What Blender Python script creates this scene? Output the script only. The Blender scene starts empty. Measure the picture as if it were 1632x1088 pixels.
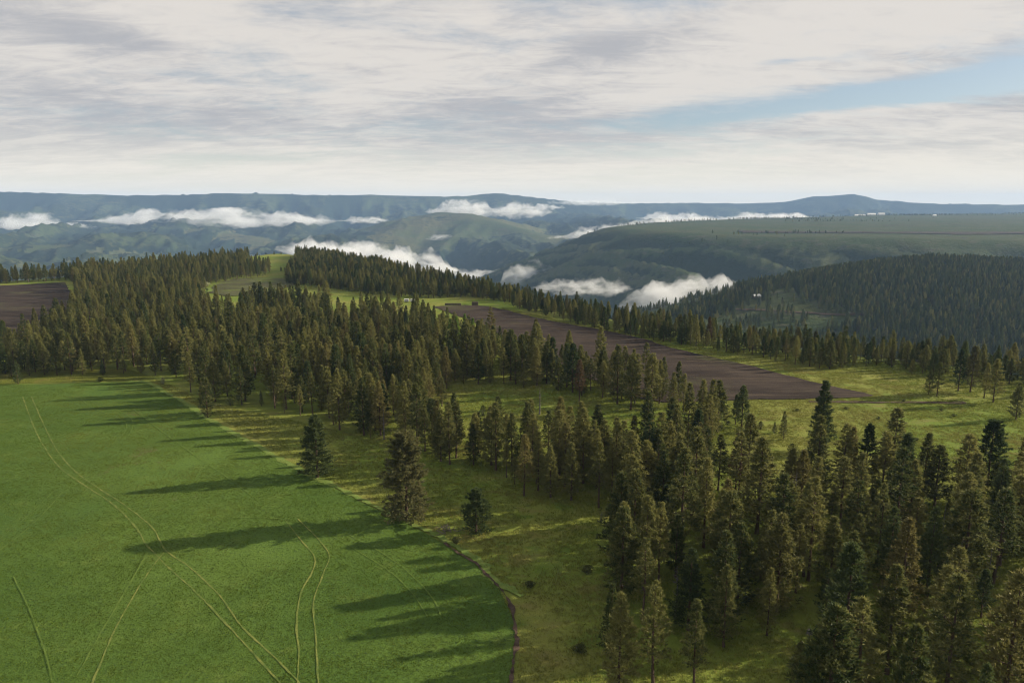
import bpy, math, random
import numpy as np
from mathutils import Vector
from mathutils.geometry import delaunay_2d_cdt

# ------------------------------------------------------------------ camera, sky, sun
SC = bpy.context.scene
COL = SC.collection
W, HH, F = 1632.0, 1088.0, 1140.0            # photo size and focal length in photo pixels
CAMZ = 65.0
PITCH = math.radians(10.73)
cam_d = bpy.data.cameras.new('camera')
cam_d.sensor_width = 36.0
cam_d.lens = F / W * 36.0
cam_d.clip_start = 1.0
cam_d.clip_end = 60000.0
cam = bpy.data.objects.new('camera', cam_d)
COL.objects.link(cam)
cam.location = (0, 0, CAMZ)
cam.rotation_euler = (math.pi / 2 - PITCH, 0, 0)
SC.camera = cam

SUN_EL, SUN_AZ = math.radians(20.0), math.radians(15.0)     # azimuth from +X towards +Y
sun_dir = Vector((math.cos(SUN_EL) * math.cos(SUN_AZ), math.cos(SUN_EL) * math.sin(SUN_AZ), math.sin(SUN_EL)))


def build_world():
    w = bpy.data.worlds.new('World')
    SC.world = w
    w.use_nodes = True
    nt = w.node_tree
    nt.nodes.clear()
    N, L = nt.nodes.new, nt.links.new

    def math_(op, a, b=None, c=None, clamp=False):
        n = N('ShaderNodeMath'); n.operation = op; n.use_clamp = clamp
        for i, v in enumerate((a, b, c)):
            if v is None: continue
            if isinstance(v, (int, float)): n.inputs[i].default_value = v
            else: L(v, n.inputs[i])
        return n.outputs[0]

    def ramp(v, a, b):
        n = N('ShaderNodeMapRange'); n.interpolation_type = 'SMOOTHSTEP'
        L(v, n.inputs['Value']); n.inputs['From Min'].default_value = a; n.inputs['From Max'].default_value = b
        return n.outputs[0]

    def mix(f, a, b):
        n = N('ShaderNodeMix'); n.data_type = 'RGBA'
        for s, v in (('Factor', f), ('A', a), ('B', b)):
            sock = [i for i in n.inputs if i.name == s and (i.type == 'RGBA' if s != 'Factor' else i.type == 'VALUE')][0]
            if isinstance(v, (tuple, float, int)): sock.default_value = v
            else: L(v, sock)
        return [o for o in n.outputs if o.type == 'RGBA'][0]

    out = N('ShaderNodeOutputWorld')
    bg = N('ShaderNodeBackground')
    bg.inputs['Strength'].default_value = 0.051
    sky = N('ShaderNodeTexSky')
    sky.sky_type = 'NISHITA'
    sky.sun_disc = False
    sky.sun_elevation = SUN_EL
    sky.sun_rotation = math.pi / 2 - SUN_AZ
    sky.altitude = 900
    sky.air_density = 1.0
    sky.dust_density = 1.5
    geo = N('ShaderNodeNewGeometry')
    sep = N('ShaderNodeSeparateXYZ')
    tc = N('ShaderNodeTexCoord')
    L(tc.outputs['Generated'], sep.inputs[0])
    x, y, z = sep.outputs
    zz = math_('ADD', math_('MAXIMUM', z, 0.0), 0.12)
    px, py = math_('DIVIDE', x, zz), math_('DIVIDE', y, zz)
    comb = N('ShaderNodeCombineXYZ'); L(px, comb.inputs[0]); L(py, comb.inputs[1])
    P = comb.outputs[0]

    def noise(scale, detail=6, rough=0.55, loc=(0, 0, 0), sc=(1, 1, 1), rot=0.0, dist=0.0):
        m = N('ShaderNodeMapping'); L(P, m.inputs[0])
        m.inputs['Location'].default_value = loc
        m.inputs['Rotation'].default_value = (0, 0, rot)
        m.inputs['Scale'].default_value = sc
        t = N('ShaderNodeTexNoise'); L(m.outputs[0], t.inputs['Vector'])
        t.inputs['Scale'].default_value = scale
        t.inputs['Detail'].default_value = detail
        t.inputs['Roughness'].default_value = rough
        t.inputs['Distortion'].default_value = dist
        return t.outputs['Fac']

    # azimuth / elevation of the direction, for the few cloud breaks seen in the sky
    az = math_('ARCTAN2', x, y)
    el = math_('ARCSINE', z)

    def blob(u, v, wu, wv, tilt=0.0):
        a0 = math.atan2(u - W / 2, F / math.cos(PITCH) * 0 + F)
        e0 = PITCH * -1 + math.atan2(HH / 2 - v, F)
        da = math_('SUBTRACT', az, a0)
        de = math_('SUBTRACT', math_('SUBTRACT', el, e0), math_('MULTIPLY', da, tilt))
        q = math_('ADD', math_('POWER', math_('ABSOLUTE', math_('DIVIDE', da, wu / F)), 2.0),
                  math_('POWER', math_('ABSOLUTE', math_('DIVIDE', de, wv / F)), 2.0))
        return math_('EXPONENT', math_('MULTIPLY', q, -1.0))

    big = noise(0.34, 5, 0.55, (3.1, 1.7, 0), (0.9, 1.1, 1), 0.25, 0.5)
    mid = noise(1.1, 8, 0.64, (7.3, 2.2, 0), (0.8, 1.2, 1), 0.35, 0.7)
    fine = noise(7.0, 6, 0.66, (1.3, 9.2, 0), (0.8, 1.3, 1), 0.3, 0.4)
    cov = math_('ADD', math_('MULTIPLY', big, 0.62), math_('MULTIPLY', mid, 0.5))
    cov = math_('ADD', cov, math_('MULTIPLY', math_('SUBTRACT', fine, 0.5), 0.16))
    for (u, v, wu, wv, t, amt) in ((390, 98, 80, 26, 0.10, -0.07), (520, 140, 70, 16, -0.12, -0.09),
                                   (1470, 164, 330, 17, 0.07, -0.30), (760, 30, 260, 40, 0.0, 0.08), (1080, 196, 95, 16, 0.0, -0.12),
                                   (1215, 112, 60, 6, 0.02, -0.12), (1490, 8, 55, 14, 0.0, -0.10),
                                   (1350, 60, 420, 55, 0.08, 0.12), (850, 120, 330, 70, 0.1, 0.10),
                                   (205, 92, 100, 30, -0.08, 0.10), (60, 140, 180, 80, 0, 0.03), (260, 40, 300, 60, 0, 0.06)):
        cov = math_('ADD', cov, math_('MULTIPLY', blob(u, v, wu, wv, t), amt))
    mask = ramp(cov, 0.40, 0.60)
    # thick parts of the sheet are greyer, thin ones bright
    shade = noise(0.62, 7, 0.62, (4.4, 8.8, 0), (0.8, 1.2, 1), 0.3, 0.8)
    shade2 = noise(4.6, 8, 0.70, (2.4, 5.1, 0), (0.7, 1.4, 1), 0.3, 0.6)
    sh = math_('ADD', math_('MULTIPLY', shade, 0.58), math_('MULTIPLY', shade2, 0.50))
    for (u, v, wu, wv, t, amt) in ((205, 92, 95, 24, -0.08, 0.22), (960, 80, 150, 20, 0.18, 0.14), (780, 190, 180, 45, 0.0, 0.09),
                                   (600, 118, 70, 10, 0.1, 0.08), (200, 190, 170, 22, -0.05, 0.12), (1450, 70, 300, 60, 0.1, -0.14), (760, 20, 260, 40, 0.0, -0.08),
                                   (1040, 140, 120, 30, 0.05, -0.10)):
        sh = math_('ADD', sh, math_('MULTIPLY', blob(u, v, wu, wv, t), amt))
    dark = ramp(sh, 0.43, 0.70)
    ccol = mix(dark, (8.2, 7.65, 7.05, 1), (5.0, 4.95, 5.1, 1))
    skyc = mix(0.25, sky.outputs[0], (6.0, 6.7, 7.4, 1))          # thin high veil over the blue
    col = mix(math_('MULTIPLY', mask, 0.93), skyc, ccol)
    low = math_('SUBTRACT', 1.0, ramp(el, 0.0, 0.11))               # milky cream air over the horizon
    col = mix(math_('MULTIPLY', low, 0.85), col, (11.0, 10.0, 8.2, 1))
    L(col, bg.inputs['Color'])
    L(bg.outputs[0], out.inputs[0])


build_world()
sun_d = bpy.data.lights.new('sun', 'SUN')
sun_d.energy = 5.0
sun_d.angle = math.radians(0.6)
sun_d.color = (1.0, 0.88, 0.68)
sun_o = bpy.data.objects.new('sun', sun_d)
COL.objects.link(sun_o)
sun_o.rotation_euler = sun_dir.to_track_quat('Z', 'Y').to_euler()
sun_o.location = sun_dir * 500
VS = SC.view_settings
VS.view_transform = 'Standard'
VS.look = 'None'
VS.exposure = 0.92
VS.gamma = 1.0
VS.use_curve_mapping = False
SC.render.engine = 'CYCLES'
CY = SC.cycles
CY.max_bounces = 6
CY.diffuse_bounces = 2
CY.glossy_bounces = 1
CY.transmission_bounces = 3
CY.transparent_max_bounces = 8
CY.volume_bounces = 2
CY.use_denoising = True
CY.filter_width = 1.15

# ------------------------------------------------------------------ noise and terrain
RNG = np.random.default_rng(7)
_perm = np.random.default_rng(11).permutation(4096).astype(np.int64)


def _hash(ix, iy, seed):
    return _perm[(_perm[(ix + seed * 131) & 4095] + iy) & 4095]


def gnoise(x, y, seed=0):
    x0 = np.floor(x); y0 = np.floor(y)
    ix = x0.astype(np.int64); iy = y0.astype(np.int64)
    fx = x - x0; fy = y - y0
    u = fx * fx * fx * (fx * (fx * 6 - 15) + 10); v = fy * fy * fy * (fy * (fy * 6 - 15) + 10)

    def g(dx, dy):
        a = _hash(ix + dx, iy + dy, seed) * (2 * math.pi / 4096)
        return np.cos(a) * (fx - dx) + np.sin(a) * (fy - dy)
    n = (g(0, 0) * (1 - u) + g(1, 0) * u) * (1 - v) + (g(0, 1) * (1 - u) + g(1, 1) * u) * v
    return n * 1.5


def fbm(x, y, scale, octv=4, seed=0, rough=0.5):
    s = 0; a = 1.0; t = 0
    for i in range(octv):
        s = s + a * gnoise(x / scale * 2 ** i, y / scale * 2 ** i, seed + i); t += a; a *= rough
    return s / t


def ridged(x, y, scale, octv=4, seed=0, rough=0.5):
    s = 0; a = 1.0; t = 0
    for i in range(octv):
        s = s + a * (1 - np.abs(gnoise(x / scale * 2 ** i, y / scale * 2 ** i, seed + i))); t += a; a *= rough
    return s / t


def sstep(a, b, x):
    t = np.clip((x - a) / (b - a), 0, 1)
    return t * t * (3 - 2 * t)


def ray(u, v):
    dx, dv = (u - W / 2) / F, (HH / 2 - v) / F
    c, s = math.cos(PITCH), math.sin(PITCH)
    return np.array([dx, c + dv * s, -s + dv * c])


def px_flat(u, v, z=0.0):
    d = ray(u, v)
    t = (z - CAMZ) / d[2]
    return np.array([d[0] * t, d[1] * t])


def px_at(u, v, y):
    d = ray(u, v)
    t = y / d[1]
    return np.array([d[0] * t, y, CAMZ + d[2] * t])


def seg_dist(x, y, pts, closed):
    """distance to a polyline, index parameter of the nearest point"""
    n = len(pts)
    best = np.full(x.shape, 1e18); bt = np.zeros(x.shape)
    for i in range(n if closed else n - 1):
        ax, ay = pts[i][:2]; bx, by = pts[(i + 1) % n][:2]
        ex, ey = bx - ax, by - ay
        l2 = ex * ex + ey * ey + 1e-9
        t = np.clip(((x - ax) * ex + (y - ay) * ey) / l2, 0, 1)
        d = (x - ax - t * ex) ** 2 + (y - ay - t * ey) ** 2
        m = d < best
        best = np.where(m, d, best); bt = np.where(m, i + t, bt)
    return np.sqrt(best), bt


def inside(x, y, pts):
    c = np.zeros(np.shape(x), bool)
    n = len(pts)
    for i in range(n):
        ax, ay = pts[i][:2]; bx, by = pts[(i + 1) % n][:2]
        if ay == by: continue
        m = (ay > y) != (by > y)
        c ^= m & (x < (bx - ax) * (y - ay) / (by - ay) + ax)
    return c


def sdf(x, y, pts):
    d, _ = seg_dist(x, y, pts, True)
    return np.where(inside(x, y, pts), -d, d)


# crest of our own upland, traced where its ground stops, closed far behind the camera
CREST_PX = [(-160, 466), (0, 450), (110, 442), (200, 431), (300, 425), (400, 410), (440, 404.5), (490, 411), (560, 423),
            (640, 441), (720, 458), (800, 476), (900, 500), (1000, 521), (1100, 538), (1200, 553), (1300, 566),
            (1400, 576), (1500, 588), (1632, 610), (1900, 650)]
CREST = [px_flat(u, v) for u, v in CREST_PX]
CREST = [np.array([-4000, 300.0]), np.array([-1500, 420.0])] + CREST + [np.array([900, -100.0]), np.array([2500, -3000.0]), np.array([-4000, -3000.0])]

HILL = [px_at(u, v, d) for u, v, d in ((1105, 500, 1130), (1200, 464, 1230), (1300, 444, 1330), (1400, 428, 1420),
                                       (1480, 418, 1490), (1632, 420, 1540), (2000, 414, 1700), (2600, 400, 1800))]
MESA = [px_at(u, v, d)[:2] for u, v, d in ((985, 374, 3350), (1060, 376, 2850), (1150, 379, 2640), (1300, 382, 2480), (1450, 385, 2380), (1632, 388, 2320),
                                           (2300, 388, 2200), (2300, 345, 6200), (1500, 345, 5700), (1340, 352, 5000), (1150, 361, 4300), (1040, 368, 3800))]
RIDGE = [px_at(u, v, d) for u, v, d in ((-700, 300, 8500), (-250, 302, 8800), (0, 305, 9000), (100, 308, 9000), (200, 311, 9200), (300, 310, 9300), (360, 307, 9300), (450, 309, 9500), (520, 311, 9500),
                                        (600, 310, 9800), (700, 313, 10000), (745, 312, 10200), (790, 307, 10300), (850, 314, 10600), (920, 322, 11000), (1000, 324, 11600), (1100, 323, 12000),
                                        (1200, 324, 12000), (1250, 321, 11900), (1295, 313, 11700), (1335, 310.5, 11600), (1360, 308, 11500), (1400, 318, 11500), (1430, 320, 11300), (1480, 324, 11200),
                                        (1632, 326, 10900), (2000, 326, 10500), (2500, 326, 9500))]
SPUR = [px_at(u, v, d) for u, v, d in ((560, 372, 7000), (630, 352, 6800), (700, 338, 6600), (745, 341, 6300), (800, 356, 6000), (880, 380, 5600), (960, 410, 5200))]
LOWS = [[px_at(u, v, d) for u, v, d in ((-300, 405, 4300), (0, 398, 4400), (90, 393, 4500), (150, 398, 4450), (210, 420, 4300))],
        [px_at(u, v, d) for u, v, d in ((190, 372, 6300), (260, 366, 6400), (330, 368, 6300), (400, 378, 6000), (440, 394, 5600), (470, 410, 5200))],
        [px_at(u, v, d) for u, v, d in ((-200, 362, 6800), (0, 366, 6800), (110, 372, 6500), (170, 384, 6200))]]


def ridge_body(x, y, pts, front, back, round_=40.0):
    d, t = seg_dist(x, y, pts, False)
    zs = np.array([p[2] for p in pts])
    z = np.interp(t, np.arange(len(pts)), zs)
    ys = np.interp(t, np.arange(len(pts)), np.array([p[1] for p in pts]))
    sl = np.where(y < ys, front, back)
    dd = np.sqrt(d * d + round_ * round_) - round_
    return z - dd * sl, d


def plateau_z(x, y):
    z = 0.9 * fbm(x, y, 120, 3, 3) + 0.22 * fbm(x, y, 26, 2, 9) + 0.05 * fbm(x, y, 6, 2, 19)
    return z


GULLY = {}


def terrain(x, y, want_zone=False):
    x = np.asarray(x, float); y = np.asarray(y, float)
    out = np.maximum(sdf(x, y, CREST), 0.0)
    wob = fbm(x, y, 90, 3, 31)
    p = plateau_z(x, y) - np.where(out < 40, 0.5 * 0.46 * out ** 2 / 40, 0.46 * (out - 20)) * (1 + 0.25 * wob)
    far = sstep(150, 700, out)
    floor = -330 + 40 * fbm(x, y, 900, 3, 5)
    h, _ = ridge_body(x, y, HILL, 0.165, 0.35, 60)
    h = h + 5 * fbm(x, y, 160, 4, 41) + 9 * (ridged(x, y * 0.6, 260, 3, 43) - 0.7)
    ms = sdf(x, y, MESA)
    mo = np.maximum(ms, 0)
    mz = -39 + 0.0135 * (y - 2600)
    gul = ridged((x + 0.75 * y) * 1.0, (y - 0.75 * x) * 0.25, 190, 4, 51)
    m = mz + 5 * fbm(x, y, 500, 4, 53) - 0.43 * (np.sqrt(mo * mo + 80 ** 2) - 80) + sstep(0, 300, mo) * 95 * (gul - 0.80)
    stepn = np.sin(m / 9.0 + 2 * fbm(x, y, 300, 2, 57)) * 2.2 * sstep(20, 200, mo)
    m = m + stepn
    d, t = seg_dist(x, y, RIDGE, False)
    zr = np.interp(t, np.arange(len(RIDGE)), [q[2] for q in RIDGE]); yr = np.interp(t, np.arange(len(RIDGE)), [q[1] for q in RIDGE])
    front = np.where(d < 900, 0.30 * d, 270 + 0.04 * (d - 900))
    side = ridged(x + 0.15 * y, y * 0.3, 1000, 5, 61, 0.55)
    r = zr - np.where(y < yr, front, 0.10 * d) + sstep(30, 800, d) * (420 * (side - 0.76) + 70 * (ridged(x + 0.3 * y, y * 0.45, 420, 4, 67) - 0.76)) + sstep(300, 2500, d) * 70 * fbm(x, y, 1200, 4, 63)
    bodies = [p, h, m, r, floor]
    sp, ds = ridge_body(x, y, SPUR, 0.20, 0.20, 120)
    bodies.append(sp + sstep(20, 300, ds) * 130 * (ridged(x - 0.5 * y, y * 0.4, 520, 4, 71) - 0.76))
    for i, lw in enumerate(LOWS):
        b, dl = ridge_body(x, y, lw, 0.22, 0.16, 160)
        bodies.append(b + sstep(20, 300, dl) * 110 * (ridged(x + 0.4 * y, y * 0.5, 480, 4, 81 + i) - 0.76))
    B = np.stack(bodies)
    # soft maximum away from our upland so that feet run out gently
    k = 14.0
    mx = B.max(0)
    sm = mx + k * np.log(np.exp((B - mx) / k).sum(0)) - 0.0
    z = np.where(p >= mx - 1e-6, np.where(out > 60, sm, p), sm)
    z = np.where(out <= 0, p, p * (1 - sstep(40, 160, out)) + sm * sstep(40, 160, out))
    if want_zone:
        GULLY['v'] = np.where(ms < 2500, sstep(0.0, 200, mo) * sstep(0.86, 0.70, gul), 0) * (B.argmax(0) == 2) + (B.argmax(0) == 3) * sstep(0.84, 0.66, side)
        a = B.argmax(0)
        zone = np.select([a == 0, a == 1, a == 2, (a == 3)], [0, 1, 2, 3], 4)
        return z, zone
    return z


def tz(x, y):
    return float(terrain(np.array([x]), np.array([y]))[0])


def gp(u, v):
    """where the view ray through a photo pixel meets the upland"""
    z = 0.0
    for _ in range(4):
        q = px_flat(u, v, z)
        z = float(plateau_z(np.array([q[0]]), np.array([q[1]]))[0])
    return q


def height_px(u, vb, vt):
    """height of an upright thing from its foot and tip rows"""
    q = gp(u, vb)
    dt = ray(u, vt)
    return CAMZ + dt[2] * q[1] / dt[1] - tz(q[0], q[1])


# ------------------------------------------------------------------ materials
class Mat:
    def __init__(s, name):
        s.m = bpy.data.materials.new(name); s.m.use_nodes = True
        s.t = s.m.node_tree; s.t.nodes.clear()
        s.out = s.n('ShaderNodeOutputMaterial')

    def n(s, k): return s.t.nodes.new(k)

    def l(s, a, b): s.t.links.new(a, b)

    def put(s, sock, v):
        if isinstance(v, (int, float, tuple)):
            sock.default_value = v if not (isinstance(v, tuple) and len(v) == 3 and sock.type == 'RGBA') else (*v, 1)
        else: s.l(v, sock)

    def math(s, op, a, b=0.0, clamp=False):
        n = s.n('ShaderNodeMath'); n.operation = op; n.use_clamp = clamp
        s.put(n.inputs[0], a); s.put(n.inputs[1], b)
        return n.outputs[0]

    def ramp(s, v, a, b, c=0.0, d=1.0):
        n = s.n('ShaderNodeMapRange'); n.interpolation_type = 'SMOOTHSTEP'
        s.put(n.inputs['Value'], v)
        for k, q in (('From Min', a), ('From Max', b), ('To Min', c), ('To Max', d)): n.inputs[k].default_value = q
        return n.outputs[0]

    def mix(s, f, a, b):
        n = s.n('ShaderNodeMix'); n.data_type = 'RGBA'
        s.put(n.inputs[0], f); s.put(n.inputs[6], a); s.put(n.inputs[7], b)
        return n.outputs[2]

    def pos(s):
        return s.n('ShaderNodeNewGeometry').outputs['Position']

    def noise(s, scale, detail=4, rough=0.55, sc=(1, 1, 1), rot=0.0, vec=None, dist=0.0, loc=(0, 0, 0)):
        m = s.n('ShaderNodeMapping'); s.l(vec if vec is not None else s.pos(), m.inputs[0])
        m.inputs['Scale'].default_value = sc; m.inputs['Rotation'].default_value = (0, 0, rot); m.inputs['Location'].default_value = loc
        t = s.n('ShaderNodeTexNoise'); s.l(m.outputs[0], t.inputs['Vector'])
        t.inputs['Scale'].default_value = scale; t.inputs['Detail'].default_value = detail
        t.inputs['Roughness'].default_value = rough; t.inputs['Distortion'].default_value = dist
        return t.outputs['Fac']

    def attr(s, name):
        a = s.n('ShaderNodeAttribute'); a.attribute_name = name
        return a.outputs['Fac']

    def bump(s, h, dist, strength=1.0):
        b = s.n('ShaderNodeBump'); b.inputs['Distance'].default_value = dist; b.inputs['Strength'].default_value = strength
        s.put(b.inputs['Height'], h)
        return b.outputs[0]

    def surf(s, col, rough=0.9, normal=None, spec=0.15, transl=0.0):
        p = s.n('ShaderNodeBsdfPrincipled')
        s.put(p.inputs['Base Color'], col); s.put(p.inputs['Roughness'], rough)
        p.inputs['Specular IOR Level'].default_value = spec
        if normal is not None: s.l(normal, p.inputs['Normal'])
        o = p.outputs[0]
        if transl:
            t = s.n('ShaderNodeBsdfTranslucent'); s.put(t.inputs[0], col)
            m = s.n('ShaderNodeMixShader'); m.inputs[0].default_value = transl
            s.l(o, m.inputs[1]); s.l(t.outputs[0], m.inputs[2]); o = m.outputs[0]
        s.l(o, s.out.inputs[0])
        return s.m


def mat_meadow():
    s = Mat('meadow_grass')
    big = s.noise(0.018, 4, 0.6)
    mid = s.noise(0.11, 5, 0.6, (1, 1.8, 1), 0.1)
    fin = s.noise(1.3, 4, 0.65)
    c = s.mix(s.ramp(big, 0.38, 0.62), (0.132, 0.180, 0.029), (0.200, 0.208, 0.048))
    c = s.mix(s.ramp(mid, 0.52, 0.70, 0, 0.6), c, (0.185, 0.150, 0.055))
    c = s.mix(s.ramp(mid, 0.46, 0.30, 0, 0.6), c, (0.080, 0.145, 0.021))
    c = s.mix(s.ramp(fin, 0.52, 0.72, 0, 0.5), c, (0.075, 0.085, 0.024))
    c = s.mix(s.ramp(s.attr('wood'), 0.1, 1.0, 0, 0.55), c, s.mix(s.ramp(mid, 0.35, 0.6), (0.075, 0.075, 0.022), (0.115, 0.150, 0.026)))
    h = s.math('ADD', s.math('MULTIPLY', fin, 0.5), s.noise(4.5, 3, 0.6))
    return s.surf(c, 0.95, s.bump(h, 0.35, 0.8), 0.05)


def mat_crop():
    s = Mat('crop_green')
    big = s.noise(0.02, 4, 0.6)
    mid = s.noise(0.16, 5, 0.65)
    fin = s.noise(1.6, 5, 0.7)
    c = s.mix(s.ramp(big, 0.35, 0.65), (0.058, 0.108, 0.019), (0.088, 0.142, 0.025))
    c = s.mix(s.ramp(mid, 0.56, 0.72, 0, 0.6), c, (0.120, 0.165, 0.034))
    c = s.mix(s.ramp(fin, 0.52, 0.68, 0, 0.85), c, (0.026, 0.046, 0.013))
    c = s.mix(s.math('MULTIPLY', s.ramp(s.noise(0.045, 5, 0.7, loc=(3, 8, 0)), 0.60, 0.74), s.ramp(fin, 0.42, 0.58)), c, (0.12, 0.085, 0.05))
    return s.surf(c, 0.9, s.bump(fin, 0.3, 0.9), 0.08)


def mat_plough(a=(0.028, 0.021, 0.018), b=(0.055, 0.042, 0.034), weed=(0.085, 0.092, 0.034), weedy=0.45):
    s = Mat('ploughed_soil')
    n1 = s.noise(0.028, 5, 0.62, (1, 2.0, 1), -0.5)
    n2 = s.noise(0.33, 6, 0.7, (0.45, 2.6, 1), -0.55, dist=0.6)
    n3 = s.noise(0.11, 5, 0.7, (0.25, 2.4, 1), -0.5, dist=0.8)
    n4 = s.noise(1.7, 4, 0.7)
    c = s.mix(s.ramp(n1, 0.32, 0.68), a, b)
    c = s.mix(s.ramp(n3, 0.50, 0.66, 0, 0.65), c, (0.098, 0.075, 0.054))
    c = s.mix(s.ramp(n2, 0.50, 0.66, 0, 0.6), c, (0.026, 0.019, 0.017))
    c = s.mix(s.ramp(s.math('ADD', s.math('MULTIPLY', s.noise(0.02, 4, 0.6, loc=(40, 13, 0)), 0.75), s.math('MULTIPLY', n4, 0.25)), 0.545, 0.62, 0, weedy), c, weed)
    h = s.math('ADD', n2, s.math('MULTIPLY', n4, 0.6))
    return s.surf(c, 0.95, s.bump(h, 0.55, 0.9), 0.05)


def mat_hills(name, grass, dry, wood, wood_amt, scale=1.0, rock=(0.10, 0.085, 0.07)):
    s = Mat(name)
    b = s.noise(0.0022 * scale, 6, 0.62, (1, 1, 1))
    m = s.noise(0.011 * scale, 5, 0.65, (1, 1.6, 3), 0.6)
    f = s.noise(0.06 * scale, 4, 0.7)
    c = s.mix(s.ramp(b, 0.38, 0.62), grass, dry)
    c = s.mix(s.ramp(m, 0.52, 0.66, 0, 0.5), c, rock)
    wd = s.math('ADD', s.math('MULTIPLY', b, 0.5), s.math('ADD', s.math('MULTIPLY', m, 0.35), s.math('MULTIPLY', f, 0.25)))
    c = s.mix(s.ramp(wd, 0.64 - wood_amt, 0.70 - wood_amt, 0, 0.9), c, wood)
    c = s.mix(s.ramp(f, 0.55, 0.7, 0, 0.35), c, wood)
    c = s.mix(s.ramp(s.math('ADD', s.attr('gully'), s.math('MULTIPLY', s.math('SUBTRACT', f, 0.5), 0.9)), 0.25, 0.8, 0, 0.85), c, wood)
    return s.surf(c, 0.95, s.bump(s.math('ADD', f, m), 6.0, 0.7), 0.03)


def mat_needles(name, dark, light, bias=0.0):
    s = Mat(name)
    tone = s.attr('tone')
    oi = s.n('ShaderNodeObjectInfo').outputs['Random']
    f = s.math('ADD', s.math('MULTIPLY', tone, 0.62), s.math('ADD', s.math('MULTIPLY', oi, 0.5), bias))
    c = s.mix(s.ramp(f, 0.1, 0.95), dark, light)
    w = s.math('FRACT', s.math('MULTIPLY', oi, 17.3))
    c = s.mix(s.ramp(w, 0.80, 1.0, 0, 0.35), c, (0.19, 0.13, 0.055))
    return s.surf(c, 0.7, None, 0.15, 0.35)


def mat_plain(name, a, b, scale=2.0, rough=0.85, spec=0.2, bump=0.05, sc=(1, 1, 1)):
    s = Mat(name)
    n = s.noise(scale, 5, 0.62, sc)
    n2 = s.noise(scale * 7, 3, 0.6, sc)
    c = s.mix(s.ramp(s.math('ADD', s.math('MULTIPLY', n, 0.7), s.math('MULTIPLY', n2, 0.3)), 0.35, 0.65), a, b)
    return s.surf(c, rough, s.bump(n2, bump, 0.7), spec)


def mat_fog(name, density, scale=0.01):
    s = Mat(name)
    v = s.n('ShaderNodeVolumePrincipled')
    v.inputs['Color'].default_value = (0.94, 0.95, 0.97, 1)
    nz = s.noise(1.0, 4, 0.6, (scale, scale, scale * 2.0))
    s.l(s.math('MULTIPLY', s.ramp(nz, 0.38, 0.68), density * 0.95), v.inputs['Density'])
    v.inputs['Anisotropy'].default_value = 0.0
    s.l(v.outputs[0], s.out.inputs['Volume'])
    return s.m


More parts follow.
